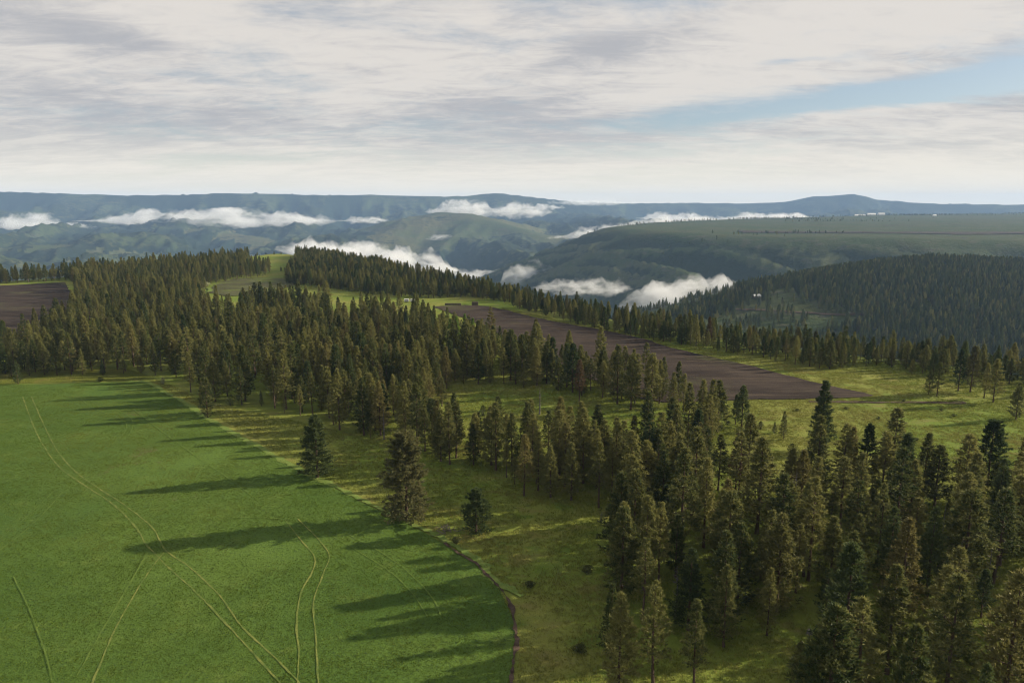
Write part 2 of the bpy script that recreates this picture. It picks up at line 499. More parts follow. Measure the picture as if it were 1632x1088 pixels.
M = dict(meadow=mat_meadow(), crop=mat_crop(), plough=mat_plough(),
         hill=mat_hills('hill_ground', (0.035, 0.052, 0.020), (0.052, 0.060, 0.024), (0.014, 0.023, 0.012), 0.03, 2.5),
         mesa=mat_hills('shaded_mesa_grass', (0.040, 0.060, 0.024), (0.060, 0.068, 0.032), (0.013, 0.022, 0.012), 0.03, 1.6),  # grass tones darkened to stand in for cloud shadow over the mesa
         mountain=mat_hills('mountain_ground', (0.045, 0.062, 0.028), (0.085, 0.082, 0.042), (0.012, 0.022, 0.016), 0.14, 0.7),
         bench=mat_hills('bench_ground', (0.055, 0.072, 0.030), (0.095, 0.092, 0.044), (0.016, 0.028, 0.018), 0.05, 0.9),
         needles=mat_needles('pine_needles', (0.034, 0.056, 0.018), (0.235, 0.225, 0.072)),
         fir=mat_needles('fir_needles', (0.020, 0.040, 0.016), (0.100, 0.125, 0.042), 0.0),
         larch=mat_needles('larch_needles', (0.09, 0.15, 0.02), (0.17, 0.26, 0.04)),
         rust=mat_needles('rusty_needles', (0.062, 0.046, 0.024), (0.145, 0.095, 0.050)),
         olive=mat_needles('olive_needles', (0.050, 0.064, 0.026), (0.215, 0.200, 0.082), 0.25),
         bark=mat_plain('pine_bark', (0.055, 0.038, 0.028), (0.12, 0.082, 0.058), 3.0, 0.9, 0.1, 0.08, (1, 1, 0.2)),
         greybark=mat_plain('dead_bark', (0.09, 0.08, 0.075), (0.17, 0.155, 0.145), 3.0, 0.9, 0.1, 0.05, (1, 1, 0.2)),
         track=mat_plain('flattened_crop', (0.082, 0.122, 0.028), (0.185, 0.200, 0.054), 0.35, 0.95, 0.05, 0.08),
         faint=mat_plain('faint_wheeling', (0.075, 0.120, 0.024), (0.115, 0.165, 0.034), 0.6, 0.95, 0.05, 0.08),
         verge=mat_plain('pale_verge_grass', (0.105, 0.165, 0.034), (0.165, 0.205, 0.052), 0.5, 0.95, 0.05, 0.2),
         dirt=mat_plain('dark_dirt', (0.040, 0.028, 0.022), (0.11, 0.078, 0.056), 0.8, 0.95, 0.05, 0.2),
         redsoil=mat_plain('red_soil', (0.085, 0.050, 0.036), (0.06, 0.048, 0.034), 0.2, 0.95, 0.05, 0.2),
         white=mat_plain('weathered_white', (0.72, 0.70, 0.66), (0.82, 0.80, 0.76), 1.5, 0.6, 0.3, 0.02),
         wall=mat_plain('cabin_boards', (0.34, 0.27, 0.19), (0.42, 0.34, 0.25), 1.5, 0.8, 0.2, 0.02),
         roof=mat_plain('pale_metal_roof', (0.50, 0.50, 0.50), (0.62, 0.61, 0.60), 0.8, 0.45, 0.5, 0.01),
         glass=mat_plain('dark_glass', (0.02, 0.025, 0.03), (0.04, 0.045, 0.05), 1.0, 0.1, 0.5, 0.0),
         wood=mat_plain('weathered_timber', (0.10, 0.085, 0.07), (0.20, 0.17, 0.135), 2.0, 0.9, 0.1, 0.05),
         scrap=mat_plain('rusty_metal', (0.12, 0.05, 0.03), (0.20, 0.09, 0.05), 2.0, 0.8, 0.2, 0.03),
         tyre=mat_plain('black_rubber', (0.02, 0.02, 0.02), (0.035, 0.035, 0.035), 4.0, 0.85, 0.2, 0.01),
         straw=mat_plain('old_straw', (0.07, 0.058, 0.04), (0.15, 0.125, 0.085), 3.0, 0.95, 0.05, 0.1),
         rockm=mat_plain('lichen_rock', (0.16, 0.145, 0.13), (0.30, 0.28, 0.25), 2.0, 0.9, 0.1, 0.1))


def mat_leaf(name, a, b, c3):
    s = Mat(name)
    tone = s.attr('tone')
    oi = s.n('ShaderNodeObjectInfo').outputs['Random']
    c = s.mix(s.ramp(s.math('ADD', s.math('MULTIPLY', tone, 0.5), s.math('MULTIPLY', oi, 0.5)), 0.15, 0.85), a, b)
    big = s.noise(0.05, 4, 0.65)
    c = s.mix(s.ramp(big, 0.50, 0.66, 0, 0.65), c, c3)
    c = s.mix(s.ramp(s.noise(0.014, 3, 0.6, loc=(5, 2, 0)), 0.42, 0.66, 0, 0.45), c, c3)
    return s.surf(c, 0.8, None, 0.1, 0.3)


M['fallow'] = mat_plough((0.060, 0.062, 0.030), (0.105, 0.115, 0.045), (0.12, 0.15, 0.035), 0.9)
M['cropleaf'] = mat_leaf('crop_leaf', (0.062, 0.100, 0.016), (0.126, 0.188, 0.028), (0.158, 0.182, 0.034))
M['blade'] = mat_leaf('meadow_blade', (0.118, 0.162, 0.026), (0.245, 0.258, 0.052), (0.255, 0.22, 0.07))
M['shrub'] = mat_leaf('shrub_leaf', (0.045, 0.060, 0.020), (0.120, 0.125, 0.045), (0.09, 0.10, 0.03))
M['paleshrub'] = mat_leaf('pale_shrub_leaf', (0.16, 0.18, 0.09), (0.34, 0.34, 0.20), (0.26, 0.27, 0.14))


# ------------------------------------------------------------------ mesh helpers
def mesh_np(name, V, Fc, mats, smooth=False, attrs=None, mat_idx=None, n=None):
    """V (k,3) ; Fc (m,n) equal-sided faces"""
    V = np.asarray(V, np.float32); Fc = np.asarray(Fc, np.int32)
    me = bpy.data.meshes.new(name)
    k, n = Fc.shape
    me.vertices.add(len(V)); me.vertices.foreach_set('co', V.ravel())
    me.loops.add(k * n); me.loops.foreach_set('vertex_index', Fc.ravel())
    me.polygons.add(k); me.polygons.foreach_set('loop_start', np.arange(0, k * n, n, dtype=np.int32))
    if smooth: me.polygons.foreach_set('use_smooth', np.ones(k, bool))
    for m_ in mats: me.materials.append(m_)
    if mat_idx is not None: me.polygons.foreach_set('material_index', np.asarray(mat_idx, np.int32))
    me.update(calc_edges=True)
    for an, av in (attrs or {}).items():
        a = me.attributes.new(an, 'FLOAT', 'POINT'); a.data.foreach_set('value', np.asarray(av, np.float32))
    return me


def link(name, data, parent=None, loc=None, label=None, cat=None, group=None, kind=None):
    o = bpy.data.objects.new(name, data)
    COL.objects.link(o)
    if parent is not None: o.parent = parent
    if loc is not None: o.location = loc
    for k, v in (('label', label), ('category', cat), ('group', group), ('kind', kind)):
        if v: o[k] = v
    return o


class MB:
    def __init__(s): s.v = []; s.f = []

    def box(s, c, d, rz=0.0, taper=1.0):
        i = len(s.v); cr, sr = math.cos(rz), math.sin(rz)
        for k, zz in enumerate((-.5, .5)):
            q = taper if k else 1.0
            for (a, b) in ((-.5, -.5), (.5, -.5), (.5, .5), (-.5, .5)):
                a2, b2 = a * d[0] * q, b * d[1] * q
                s.v.append((c[0] + a2 * cr - b2 * sr, c[1] + a2 * sr + b2 * cr, c[2] + zz * d[2]))
        s.f += [tuple(i + j for j in f) for f in ((0, 3, 2, 1), (4, 5, 6, 7), (0, 1, 5, 4), (1, 2, 6, 5), (2, 3, 7, 6), (3, 0, 4, 7))]
        return s

    def tube(s, pts, rad, n=8, cap=True):
        i = len(s.v)
        pts = [Vector(p) for p in pts]
        for k, p in enumerate(pts):
            t = (pts[min(k + 1, len(pts) - 1)] - pts[max(k - 1, 0)]).normalized()
            a = t.orthogonal().normalized(); b = t.cross(a)
            r = rad[k] if isinstance(rad, (list, tuple)) else rad
            for j in range(n):
                w = 2 * math.pi * j / n
                s.v.append(tuple(p + (a * math.cos(w) + b * math.sin(w)) * r))
        for k in range(len(pts) - 1):
            for j in range(n):
                s.f.append((i + k * n + j, i + k * n + (j + 1) % n, i + (k + 1) * n + (j + 1) % n, i + (k + 1) * n + j))
        if cap:
            s.f.append(tuple(i + j for j in reversed(range(n)))); s.f.append(tuple(i + (len(pts) - 1) * n + j for j in range(n)))
        return s

    def prism(s, prof, x0, x1):
        """profile in (y,z) swept along x"""
        i = len(s.v); n = len(prof)
        for xx in (x0, x1): s.v += [(xx, a, b) for a, b in prof]
        s.f += [tuple(i + j for j in reversed(range(n))), tuple(i + n + j for j in range(n))]
        for j in range(n): s.f.append((i + j, i + (j + 1) % n, i + n + (j + 1) % n, i + n + j))
        return s

    def mesh(s, name, mat, smooth=False):
        me = bpy.data.meshes.new(name)
        me.from_pydata(s.v, [], s.f); me.materials.append(mat); me.update()
        if smooth: me.polygons.foreach_set('use_smooth', np.ones(len(s.f), bool))
        return me


# ------------------------------------------------------------------ zones on the upland (photo pixels)
PX = lambda pts: [gp(u, v) for u, v in pts]
CROP = PX([(-420, 640), (-100, 622), (0, 614), (120, 611), (222, 609), (240, 612), (262, 626), (300, 648), (330, 668), (400, 708), (480, 752), (520, 772), (600, 812),
           (660, 842), (710, 868), (760, 902), (795, 938), (812, 970), (822, 1010), (818, 1050), (808, 1100), (780, 1180), (700, 1400), (-900, 1400), (-900, 760)])
PLOUGH = PX([(690, 489), (740, 486.5), (775, 488), (800, 493), (840, 503), (880, 512), (930, 521), (980, 530), (1030, 541), (1060, 552), (1110, 564),
             (1170, 577), (1230, 592), (1290, 608), (1340, 619), (1375, 626), (1392, 631), (1370, 634), (1280, 636), (1190, 637), (1120, 640), (1060, 642), (1000, 632), (930, 600), (850, 560), (770, 520)])
PLOUGH_W = PX([(-300, 470), (-120, 460), (0, 455.5), (60, 452), (104, 450), (114, 470), (112, 500), (60, 532), (25, 543), (0, 548), (-120, 565), (-400, 585)])
FALLOW = PX([(330, 466), (345, 452), (372, 445), (420, 442.5), (470, 444), (480, 452), (455, 459), (440, 470), (360, 472)])

WOOD_MAIN = PX([(-260, 625), (-100, 612), (0, 603), (130, 598), (270, 600), (318, 640), (440, 655), (560, 690), (640, 692), (692, 672), (722, 612), (830, 617), (960, 637), (1010, 655), (1094, 658),
                (1080, 640), (1060, 628), (980, 603), (900, 579), (800, 557), (740, 537), (690, 520), (640, 510), (600, 502), (560, 505), (524, 512), (490, 514), (400, 514), (388, 505), (345, 496), (318, 480), (320, 466),
                (340, 452), (420, 440.5), (432, 432), (392, 420), (396, 409), (300, 421), (200, 427), (110, 438), (0, 446), (-200, 462), (-200, 468), (0, 453), (104, 447), (122, 456), (124, 492), (70, 535), (22, 556), (-200, 580)])
WOOD_GROVE = PX([(382, 503), (382, 492), (450, 489), (522, 492), (522, 503)])
WOOD_MID = PX([(560, 680), (640, 676), (705, 690), (740, 703), (800, 714), (870, 722), (960, 727), (1010, 726), (1080, 712), (1120, 690), (1160, 680), (1150, 720), (1110, 770), (1010, 800), (960, 812), (900, 806), (850, 800), (800, 775), (770, 748), (710, 742), (640, 708), (590, 700)])
WOOD_RIDGE = PX([(456, 452), (520, 459), (600, 471), (680, 475), (740, 473), (800, 480), (832, 494), (900, 513), (1000, 535), (1100, 552), (1200, 569), (1280, 585), (1330, 590), (1400, 584), (1460, 598), (1540, 600), (1632, 618), (1800, 650)])
_back = [px_flat(u, v) for u, v in ((1800, 612), (1632, 590), (1500, 572), (1400, 562), (1300, 554), (1200, 542), (1100, 528), (1000, 511), (900, 491), (800, 468), (720, 451), (640, 434), (560, 416), (490, 405), (470, 408), (476, 420), (460, 432))]
WOOD_RIDGE = WOOD_RIDGE + _back
WOOD_NEAR = PX([(1000, 1010), (972, 948), (978, 905), (1005, 860), (1000, 800), (1060, 760), (1110, 775), (1165, 770), (1215, 800), (1290, 800), (1330, 785), (1400, 785), (1480, 788), (1530, 800), (1590, 785), (1680, 790),
                (1800, 850), (1900, 1300), (1330, 1300), (1300, 1130), (1330, 1010), (1260, 985), (1170, 1025), (1090, 1010)])
GLADES = [PX([(1378, 905), (1385, 850), (1440, 845), (1445, 900), (1420, 925)]), PX([(1180, 1085), (1130, 1050), (1310, 980), (1420, 985), (1400, 1030), (1300, 1095)]),
          PX([(1180, 740), (1260, 735), (1260, 775), (1190, 775)]), PX([(1590, 1060), (1600, 1030), (1640, 1030), (1640, 1075)]),
          PX([(1240, 930), (1265, 900), (1300, 905), (1290, 945)])]
LEFT_GAP = PX([(20, 562), (110, 556), (118, 546), (60, 545)])


# ------------------------------------------------------------------ ground, hills and mountains: one watertight terrain
def build_terrain():
    dense = np.radians(np.arange(-47, 47.001, 0.125))
    side = np.radians(np.concatenate([np.arange(48.5, 90, 3), np.arange(90, 270, 10), np.arange(270, 313, 3)]))
    th = np.concatenate([dense, side])
    nT = len(th)
    r = [24.0]
    while r[-1] < 14900: r.append(r[-1] * 1.0105)
    r = np.array(r); nR = len(r)
    R_, T_ = np.meshgrid(r, th, indexing='ij')
    X = R_ * np.sin(T_); Y = R_ * np.cos(T_)
    Z, zone = terrain(X.ravel(), Y.ravel(), True)
    gully = np.append(GULLY['v'], 0).astype(np.float32)
    V = np.stack([X.ravel(), Y.ravel(), Z], 1)
    V = np.vstack([V, [[0, 0, float(plateau_z(np.array([0.]), np.array([0.]))[0])]]])
    i = np.arange(nR - 1)[:, None]; j = np.arange(nT)[None, :]
    j2 = (j + 1) % nT
    A = i * nT + j; B = i * nT + j2; C = (i + 1) * nT + j2; D = (i + 1) * nT + j
    Q = np.stack([A, D, C, B], -1).reshape(-1, 4)
    q0 = zone[Q[:, 0]]
    X1, Y1 = V[:-1, 0], V[:-1, 1]
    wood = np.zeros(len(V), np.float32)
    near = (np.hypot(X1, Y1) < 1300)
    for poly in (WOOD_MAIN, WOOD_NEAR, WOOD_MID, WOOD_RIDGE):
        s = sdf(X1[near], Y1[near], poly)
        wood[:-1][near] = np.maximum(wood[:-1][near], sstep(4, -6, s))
    names = ['ground', 'hill', 'mesa', 'mountains', 'low_hills']
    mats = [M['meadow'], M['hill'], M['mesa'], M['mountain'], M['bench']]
    labels = ['yellow green meadow upland falling away into the canyon', 'dark timbered hillside across the side canyon', 'broad green flat-topped mesa beyond the canyon fog',
              'long blue mountain wall closing the horizon', 'hazy grass benches and spurs inside the canyon']
    for k in range(5):
        Fq = Q[q0 == k]
        if k == 0:
            tri = np.stack([np.full(nT, len(V) - 1), np.arange(nT), (np.arange(nT) + 1) % nT, (np.arange(nT) + 1) % nT], 1)
        used, inv = np.unique(Fq, return_inverse=True)
        Vk = V[used]; Fk = inv.reshape(Fq.shape)
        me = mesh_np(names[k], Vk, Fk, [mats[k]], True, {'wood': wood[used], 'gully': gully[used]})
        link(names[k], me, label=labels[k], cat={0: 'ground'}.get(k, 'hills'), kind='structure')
    # small round of ground under the camera
    c = np.vstack([V[:nT], V[-1:]])
    me = mesh_np('ground', c, np.stack([np.full(nT, nT), (np.arange(nT) + 1) % nT, np.arange(nT)], 1)[:, ::-1], [M['meadow']], True, {'wood': np.zeros(len(c))})
    link('ground', me, label='patch of meadow ground below the viewpoint', cat='ground', kind='structure')


build_terrain()


def resample(pts, step):
    out = []
    n = len(pts)
    for i in range(n):
        a, b = np.array(pts[i][:2]), np.array(pts[(i + 1) % n][:2])
        k = max(1, int(np.hypot(*(b - a)) / step))
        for j in range(k): out.append(a + (b - a) * j / k)
    return out


def sheet(name, poly, mat, grid, lift, label, jag=0.0):
    pts = resample(poly, grid * 0.8)
    if jag:
        pts = [p + jag * np.array([gnoise(p[:1] / 5, p[1:] / 5, 3)[0], gnoise(p[:1] / 5, p[1:] / 5, 8)[0]]) for p in pts]
    P = np.array(pts)
    lo, hi = P.min(0), P.max(0)
    gx, gy = np.meshgrid(np.arange(lo[0], hi[0], grid), np.arange(lo[1], hi[1], grid))
    gx = gx.ravel(); gy = gy.ravel()
    gx = gx + (np.arange(len(gx)) % 2) * 0.01
    s = sdf(gx, gy, pts)
    g = np.stack([gx, gy], 1)[s < -grid * 0.5]
    nb = len(pts)
    vs = [Vector(p) for p in np.vstack([P, g])]
    v2, _, f2, *_ = delaunay_2d_cdt(vs, [], [list(range(nb))], 1, 1e-4)
    X = np.array([v[0] for v in v2]); Y = np.array([v[1] for v in v2])
    Z = terrain(X, Y) + lift
    tri = [f for f in f2 if len(f) == 3]
    me = mesh_np(name, np.stack([X, Y, Z], 1), np.array(tri), [mat], True)
    me2 = link(name, me, label=label, cat='field', kind='structure')
    if me.polygons[0].normal.z < 0: me.flip_normals()
    return me2


sheet('crop_field', CROP, M['crop'], 4.0, 0.16, 'smooth bright green crop field with curving wheel tracks', 0.5)
sheet('ploughed_field', PLOUGH, M['plough'], 6.0, 0.25, 'dark brown ploughed wedge between meadow and pine belt', 1.2)
sheet('ploughed_field', PLOUGH_W, M['plough'], 7.0, 0.28, 'reddish brown ploughed field enclosed by the big pine forest', 1.5)
sheet('fallow_field', FALLOW, M['fallow'], 8.0, 0.35, 'small grey-brown fallow field below the bare grassy knoll', 2.0)


def ribbon(name, pts, width, mat, lift, label, cat='track', jitter=0.0, seed=0, step=1.6, ncol=3):
    """strip laid over the ground, several vertices wide so that it follows the surface"""
    P = [np.array(p[:2]) for p in pts]
    # Catmull-Rom
    Q = []
    for i in range(len(P) - 1):
        p0, p1, p2, p3 = P[max(i - 1, 0)], P[i], P[i + 1], P[min(i + 2, len(P) - 1)]
        k = max(2, int(np.hypot(*(p2 - p1)) / step))
        for j in range(k):
            t = j / k
            Q.append(0.5 * ((2 * p1) + (p2 - p0) * t + (2 * p0 - 5 * p1 + 4 * p2 - p3) * t * t + (3 * p1 - p0 - 3 * p2 + p3) * t ** 3))
    Q.append(P[-1])
    Q = np.array(Q)
    T = np.gradient(Q, axis=0); T /= np.linalg.norm(T, axis=1)[:, None] + 1e-9
    Nn = np.stack([-T[:, 1], T[:, 0]], 1)
    L = np.concatenate([[0], np.cumsum(np.hypot(*np.diff(Q, axis=0).T))])
    rough = lambda k: np.clip(width * (1 + jitter * (gnoise(L / 4.1, L * 0 + seed + 0.37, k) + 0.8 * gnoise(L / 1.1, L * 0 + seed + 0.61, k + 1))), 0.12 * width, None)
    wl, wr = rough(5), rough(7)
    cols = np.linspace(-0.5, 0.5, ncol)
    V = []
    for c in cols:
        w_ = wl if c < 0 else wr
        p = Q + Nn * (c * w_)[:, None]
        V.append(np.column_stack([p, terrain(p[:, 0], p[:, 1]) + lift]))
    V = np.stack(V, 1).reshape(-1, 3)
    n = len(Q)
    Fc = [(i * ncol + c, (i + 1) * ncol + c, (i + 1) * ncol + c + 1, i * ncol + c + 1) for i in range(n - 1) for c in range(ncol - 1)]
    me = mesh_np(name, V, np.array(Fc)[:, ::-1], [mat], True)
    if me.polygons[0].normal.z < 0: me.flip_normals()
    link(name, me, label=label, cat=cat, kind='structure')
    return Q


TRACKS = []
TR = [
    (0.26, 'track', [(36, 632), (44, 655), (58, 690), (72, 715), (96, 746), (130, 771), (176, 801), (214, 838), (236, 872), (272, 908), (318, 950), (358, 992), (398, 1036), (440, 1082), (470, 1120)]),
    (0.26, 'track', [(50, 632), (62, 660), (76, 690), (92, 720), (118, 750), (150, 774), (202, 808), (243, 842), (263, 876), (306, 908), (350, 950), (384, 998), (418, 1030), (450, 1060), (478, 1090), (500, 1120)]),
    (0.24, 'track', [(262, 880), (240, 908), (215, 947), (180, 1012), (148, 1088), (135, 1120)]),
    (0.26, 'faint', [(236, 880), (222, 905), (190, 960), (160, 1012), (122, 1080)]),
    (0.24, 'track', [(455, 830), (480, 862), (501, 888), (498, 912), (480, 945), (473, 990), (476, 1040), (474, 1095)]),
    (0.24, 'track', [(475, 828), (505, 858), (525, 885), (515, 915), (500, 960), (503, 1010), (508, 1095)]),
    (0.17, 'faint', [(520, 850), (575, 882), (625, 915), (660, 950), (682, 985)]),
    (0.17, 'faint', [(550, 850), (605, 880), (650, 912), (690, 955), (705, 990)]),
    (0.17, 'faint', [(-10, 885), (50, 838), (100, 785)]),
    (0.17, 'faint', [(-10, 868), (45, 822), (90, 780)]),
    (0.18, 'faint', [(128, 636), (150, 652), (190, 668), (202, 680), (190, 700), (170, 712)]),
    (0.18, 'faint', [(145, 640), (175, 650), (205, 664), (212, 678), (205, 695)]),
    (0.18, 'faint', [(196, 642), (222, 660), (260, 690), (310, 726), (360, 760), (400, 790)]),
    (0.17, 'faint', [(22, 920), (48, 975), (72, 1040), (84, 1090)]),
    (0.17, 'faint', [(300, 850), (360, 828), (400, 826), (450, 828)]),
]
for k, (w_, m_, pts) in enumerate(TR):
    lab = {'track': 'pale wheel track pressed into the green crop', 'faint': 'faint old wheel line showing in the green crop'}[m_]
    TRACKS.append((ribbon('wheel_track', PX(pts), w_, M[m_], 0.215 + 0.004 * k, lab, 'track', 0.8, k, 0.6), w_))
VERGE = ribbon('grass_verge', PX([(205, 608), (236, 610), (262, 624), (300, 646), (332, 667), (400, 706), (482, 751), (524, 770), (600, 808), (664, 838), (714, 864), (764, 898), (800, 934), (830, 952)]), 1.5, M['verge'], 0.19,
               'pale green grass verge along the crop field edge', 'verge', 1.0, 3, 0.6)
DITCH = ribbon('ditch', PX([(708, 866), (735, 885), (765, 905), (790, 930), (808, 955), (818, 985), (823, 1020), (819, 1055), (812, 1100)]), 0.55, M['dirt'], 0.27, 'narrow dark bare-earth ditch at the crop field corner', 'ditch', 1.3, 5, 0.5)
ribbon('path', PX([(1290, 640.5), (1380, 641), (1450, 641.5), (1540, 642)]), 2.2, M['dirt'], 0.16, 'faint bare track past the tip of the ploughed wedge', 'track', 0.7, 9, 3.0)
ribbon('path', PX([(318, 463), (328, 459), (336, 463), (330, 466)]), 3.0, M['verge'], 0.5, 'pale bare bank at the corner of the fallow field', 'bank', 0.5, 9, 3.0)


# ------------------------------------------------------------------ conifers
def trunk_mesh(name, rs, H, r0, bend, mat, dead=0, crown_base=0.3, limbs=0, R=2.0):
    b = MB()
    n = 9
    pts = []; rad = []
    a = rs.uniform(0, 6.28)
    for i in range(n):
        t = i / (n - 1)
        off = bend * math.sin(t * 2.6) * (1 - t * 0.3)
        pts.append((math.cos(a) * off, math.sin(a) * off, -0.4 + t * (H * 0.985 + 0.4)))
        rad.append(max(0.02, r0 * ((1 - t) ** 0.8) * (1.35 if i == 0 else 1.0)))
    b.tube(pts, rad, 7)
    for k in range(dead + limbs):
        if k < dead: z = rs.uniform(0.08, crown_base + 0.08) * H; ln = rs.uniform(0.5, 1.3)
        else: z = H * (crown_base + (0.9 - crown_base) * (k - dead) / max(1, limbs)); ln = R * 0.7 * (1 - (z / H - crown_base) / (1.02 - crown_base)) + 0.2
        w = rs.uniform(0, 6.28); rr = np.interp(z / H, np.linspace(0, 1, n), rad)
        x0 = np.interp(z / H, np.linspace(0, 1, n), [p[0] for p in pts]); y0 = np.interp(z / H, np.linspace(0, 1, n), [p[1] for p in pts])
        up = rs.uniform(-0.1, 0.35)
        b.tube([(x0, y0, z), (x0 + math.cos(w) * ln * .5, y0 + math.sin(w) * ln * .5, z + up * ln * .4), (x0 + math.cos(w) * ln, y0 + math.sin(w) * ln, z + up * ln)], [min(rr, 0.07), 0.04, 0.012], 4, False)
    return b.mesh(name, mat), pts


def crown_mesh(name, rs, H, cb, R, p, pts, mat, spacing=0.75, tuft=0.5, blades=5, gap=0.12, lean=0.25, bf=0.16):
    C = []; D = []; TN = []
    zs = np.array([q[2] for q in pts]); xs = np.array([q[0] for q in pts]); ys = np.array([q[1] for q in pts])
    side_bias = rs.uniform(0, 6.28)
    z = cb * H
    lobes = [(rs.uniform(0, 6.28), rs.uniform(0.2, 0.95), rs.uniform(0.7, 1.25)) for _ in range(7)]
    while z < H * 0.985:
        t = (z - cb * H) / (H * (1 - cb))
        r = R * (max(0.0, 1 - t) ** p) * min(1.0, (t / bf + 0.25)) + 0.12
        x0 = np.interp(z, zs, xs); y0 = np.interp(z, zs, ys)
        nb = int(rs.integers(4, 7))
        a0 = rs.uniform(0, 6.28)
        cl = 0.42 + 0.62 * (1 - t)
        for k in range(nb):
            if rs.random() < gap: continue
            a = a0 + k * 2 * math.pi / nb + rs.normal(0, 0.25)
            f = 1.0
            for la, lt, lf in lobes:
                f += (lf - 1) * math.exp(-((math.atan2(math.sin(a - la), math.cos(a - la))) ** 2) / 0.5 - (t - lt) ** 2 / 0.02)
            L = r * rs.uniform(0.68, 1.14) * f * (1 + 0.12 * math.cos(a - side_bias))
            up0 = -0.10 + 0.75 * t + rs.normal(0, 0.1)
            ncl = max(1, int(L / (0.62 * cl)))
            ca, sa = math.cos(a), math.sin(a)
            for q in range(ncl):
                s = 1.0 - 0.72 * q / max(1, ncl) + rs.normal(0, 0.04)
                rad = L * s
                zz = z + up0 * rad * 0.55 + lean * rad * s * 0.5
                lat = rs.normal(0, 0.16) * L * (1.2 - s)
                tn = rs.random()
                for m in range(int(rs.integers(4, 8))):
                    l2 = lat + rs.normal(0, 0.30 * cl)
                    r2 = rad + rs.normal(0, 0.26 * cl)
                    C.append((x0 + ca * r2 - sa * l2, y0 + sa * r2 + ca * l2, zz + rs.normal(0.05, 0.15 * cl)))
                    o = Vector((ca - sa * (l2 - lat) * 1.2, sa + ca * (l2 - lat) * 1.2, 0.55 + 0.5 * t)); o.normalize()
                    D.append(tuple(o)); TN.append(0.7 * tn + 0.3 * rs.random())
        z += spacing * rs.uniform(0.75, 1.25) * (1.0 - 0.5 * t)
    for k in range(14):
        C.append((xs[-1] + rs.normal(0, 0.08), ys[-1] + rs.normal(0, 0.08), H * (0.975 + 0.022 * k / 14)))
        D.append((rs.normal(0, .3), rs.normal(0, .3), 1.0)); TN.append(0.4 + 0.6 * rs.random())
    C = np.array(C); D = np.array(D); TN = np.array(TN)
    n = len(C)
    Cb = np.repeat(C, blades, 0); Db = np.repeat(D, blades, 0)
    d = Db * 0.75 + rs.normal(0, 0.62, (n * blades, 3)) + np.array([0, 0, 0.12])
    d /= np.linalg.norm(d, axis=1)[:, None] + 1e-9
    ln = tuft * rs.uniform(0.65, 1.25, n * blades)
    sd = np.cross(d, rs.normal(0, 1, (n * blades, 3))); sd /= np.linalg.norm(sd, axis=1)[:, None] + 1e-9
    wd = ln * rs.uniform(0.26, 0.44, n * blades)
    v0 = Cb + sd * wd[:, None] * 0.5 - d * 0.05
    v1 = Cb - sd * wd[:, None] * 0.5 - d * 0.05
    v2 = Cb + d * ln[:, None]
    V = np.stack([v0, v1, v2], 1).reshape(-1, 3)
    Fc = np.arange(n * blades * 3).reshape(-1, 3)
    tone = np.repeat(np.repeat(TN, blades) * 0.75 + rs.random(n * blades) * 0.25, 3)
    return mesh_np(name, V, Fc, [mat], False, {'tone': tone})


#            H     cb    R    p    r0   bend  needles  dead limbs tuft spacing gap  look
VARS = [
    (16.0, 0.12, 3.1, 1.00, 0.24, 0.15, 'needles', 6, 14, 0.46, 0.74, 0.10, 'pointed olive pine'),
    (17.5, 0.24, 2.9, 0.90, 0.25, 0.25, 'needles', 9, 14, 0.46, 0.76, 0.14, 'slender bare-footed pine'),
    (15.0, 0.08, 3.6, 0.92, 0.25, 0.10, 'needles', 3, 14, 0.48, 0.74, 0.08, 'broad bushy pine'),
    (18.5, 0.33, 2.8, 0.80, 0.26, 0.35, 'needles', 12, 12, 0.46, 0.80, 0.18, 'ragged long-trunked pine'),
    (14.5, 0.10, 2.4, 1.05, 0.20, 0.10, 'needles', 4, 12, 0.42, 0.68, 0.10, 'narrow spire-topped pine'),
    (16.5, 0.18, 3.3, 0.70, 0.27, 0.30, 'needles', 8, 14, 0.48, 0.78, 0.16, 'round-topped full pine'),
    (17.0, 0.06, 3.3, 1.05, 0.26, 0.10, 'fir', 2, 16, 0.42, 0.66, 0.06, 'dark conical fir'),
    (15.5, 0.16, 2.9, 0.85, 0.24, 0.20, 'fir', 6, 14, 0.46, 0.72, 0.12, 'dark dense-crowned pine'),
    (12.0, 0.10, 2.5, 0.95, 0.18, 0.12, 'needles', 3, 10, 0.40, 0.66, 0.12, 'short young pine'),
    (17.0, 0.24, 2.9, 0.85, 0.25, 0.40, 'needles', 14, 12, 0.44, 0.86, 0.24, 'thin gappy-crowned pine'),
]
PROTO = []
for i, (H, cb, R, p, r0, bend, nd, dead, limbs, tf, spc, gp_, look) in enumerate(VARS):
    rs = np.random.default_rng(100 + i)
    tm, pts = trunk_mesh('trunk', rs, H, r0, bend, M['bark'], dead, cb, limbs, R)
    cm = crown_mesh('crown', rs, H, cb, R, p, pts, M[nd], spc, tf, 5, gp_)
    PROTO.append((H, tm, cm, look))


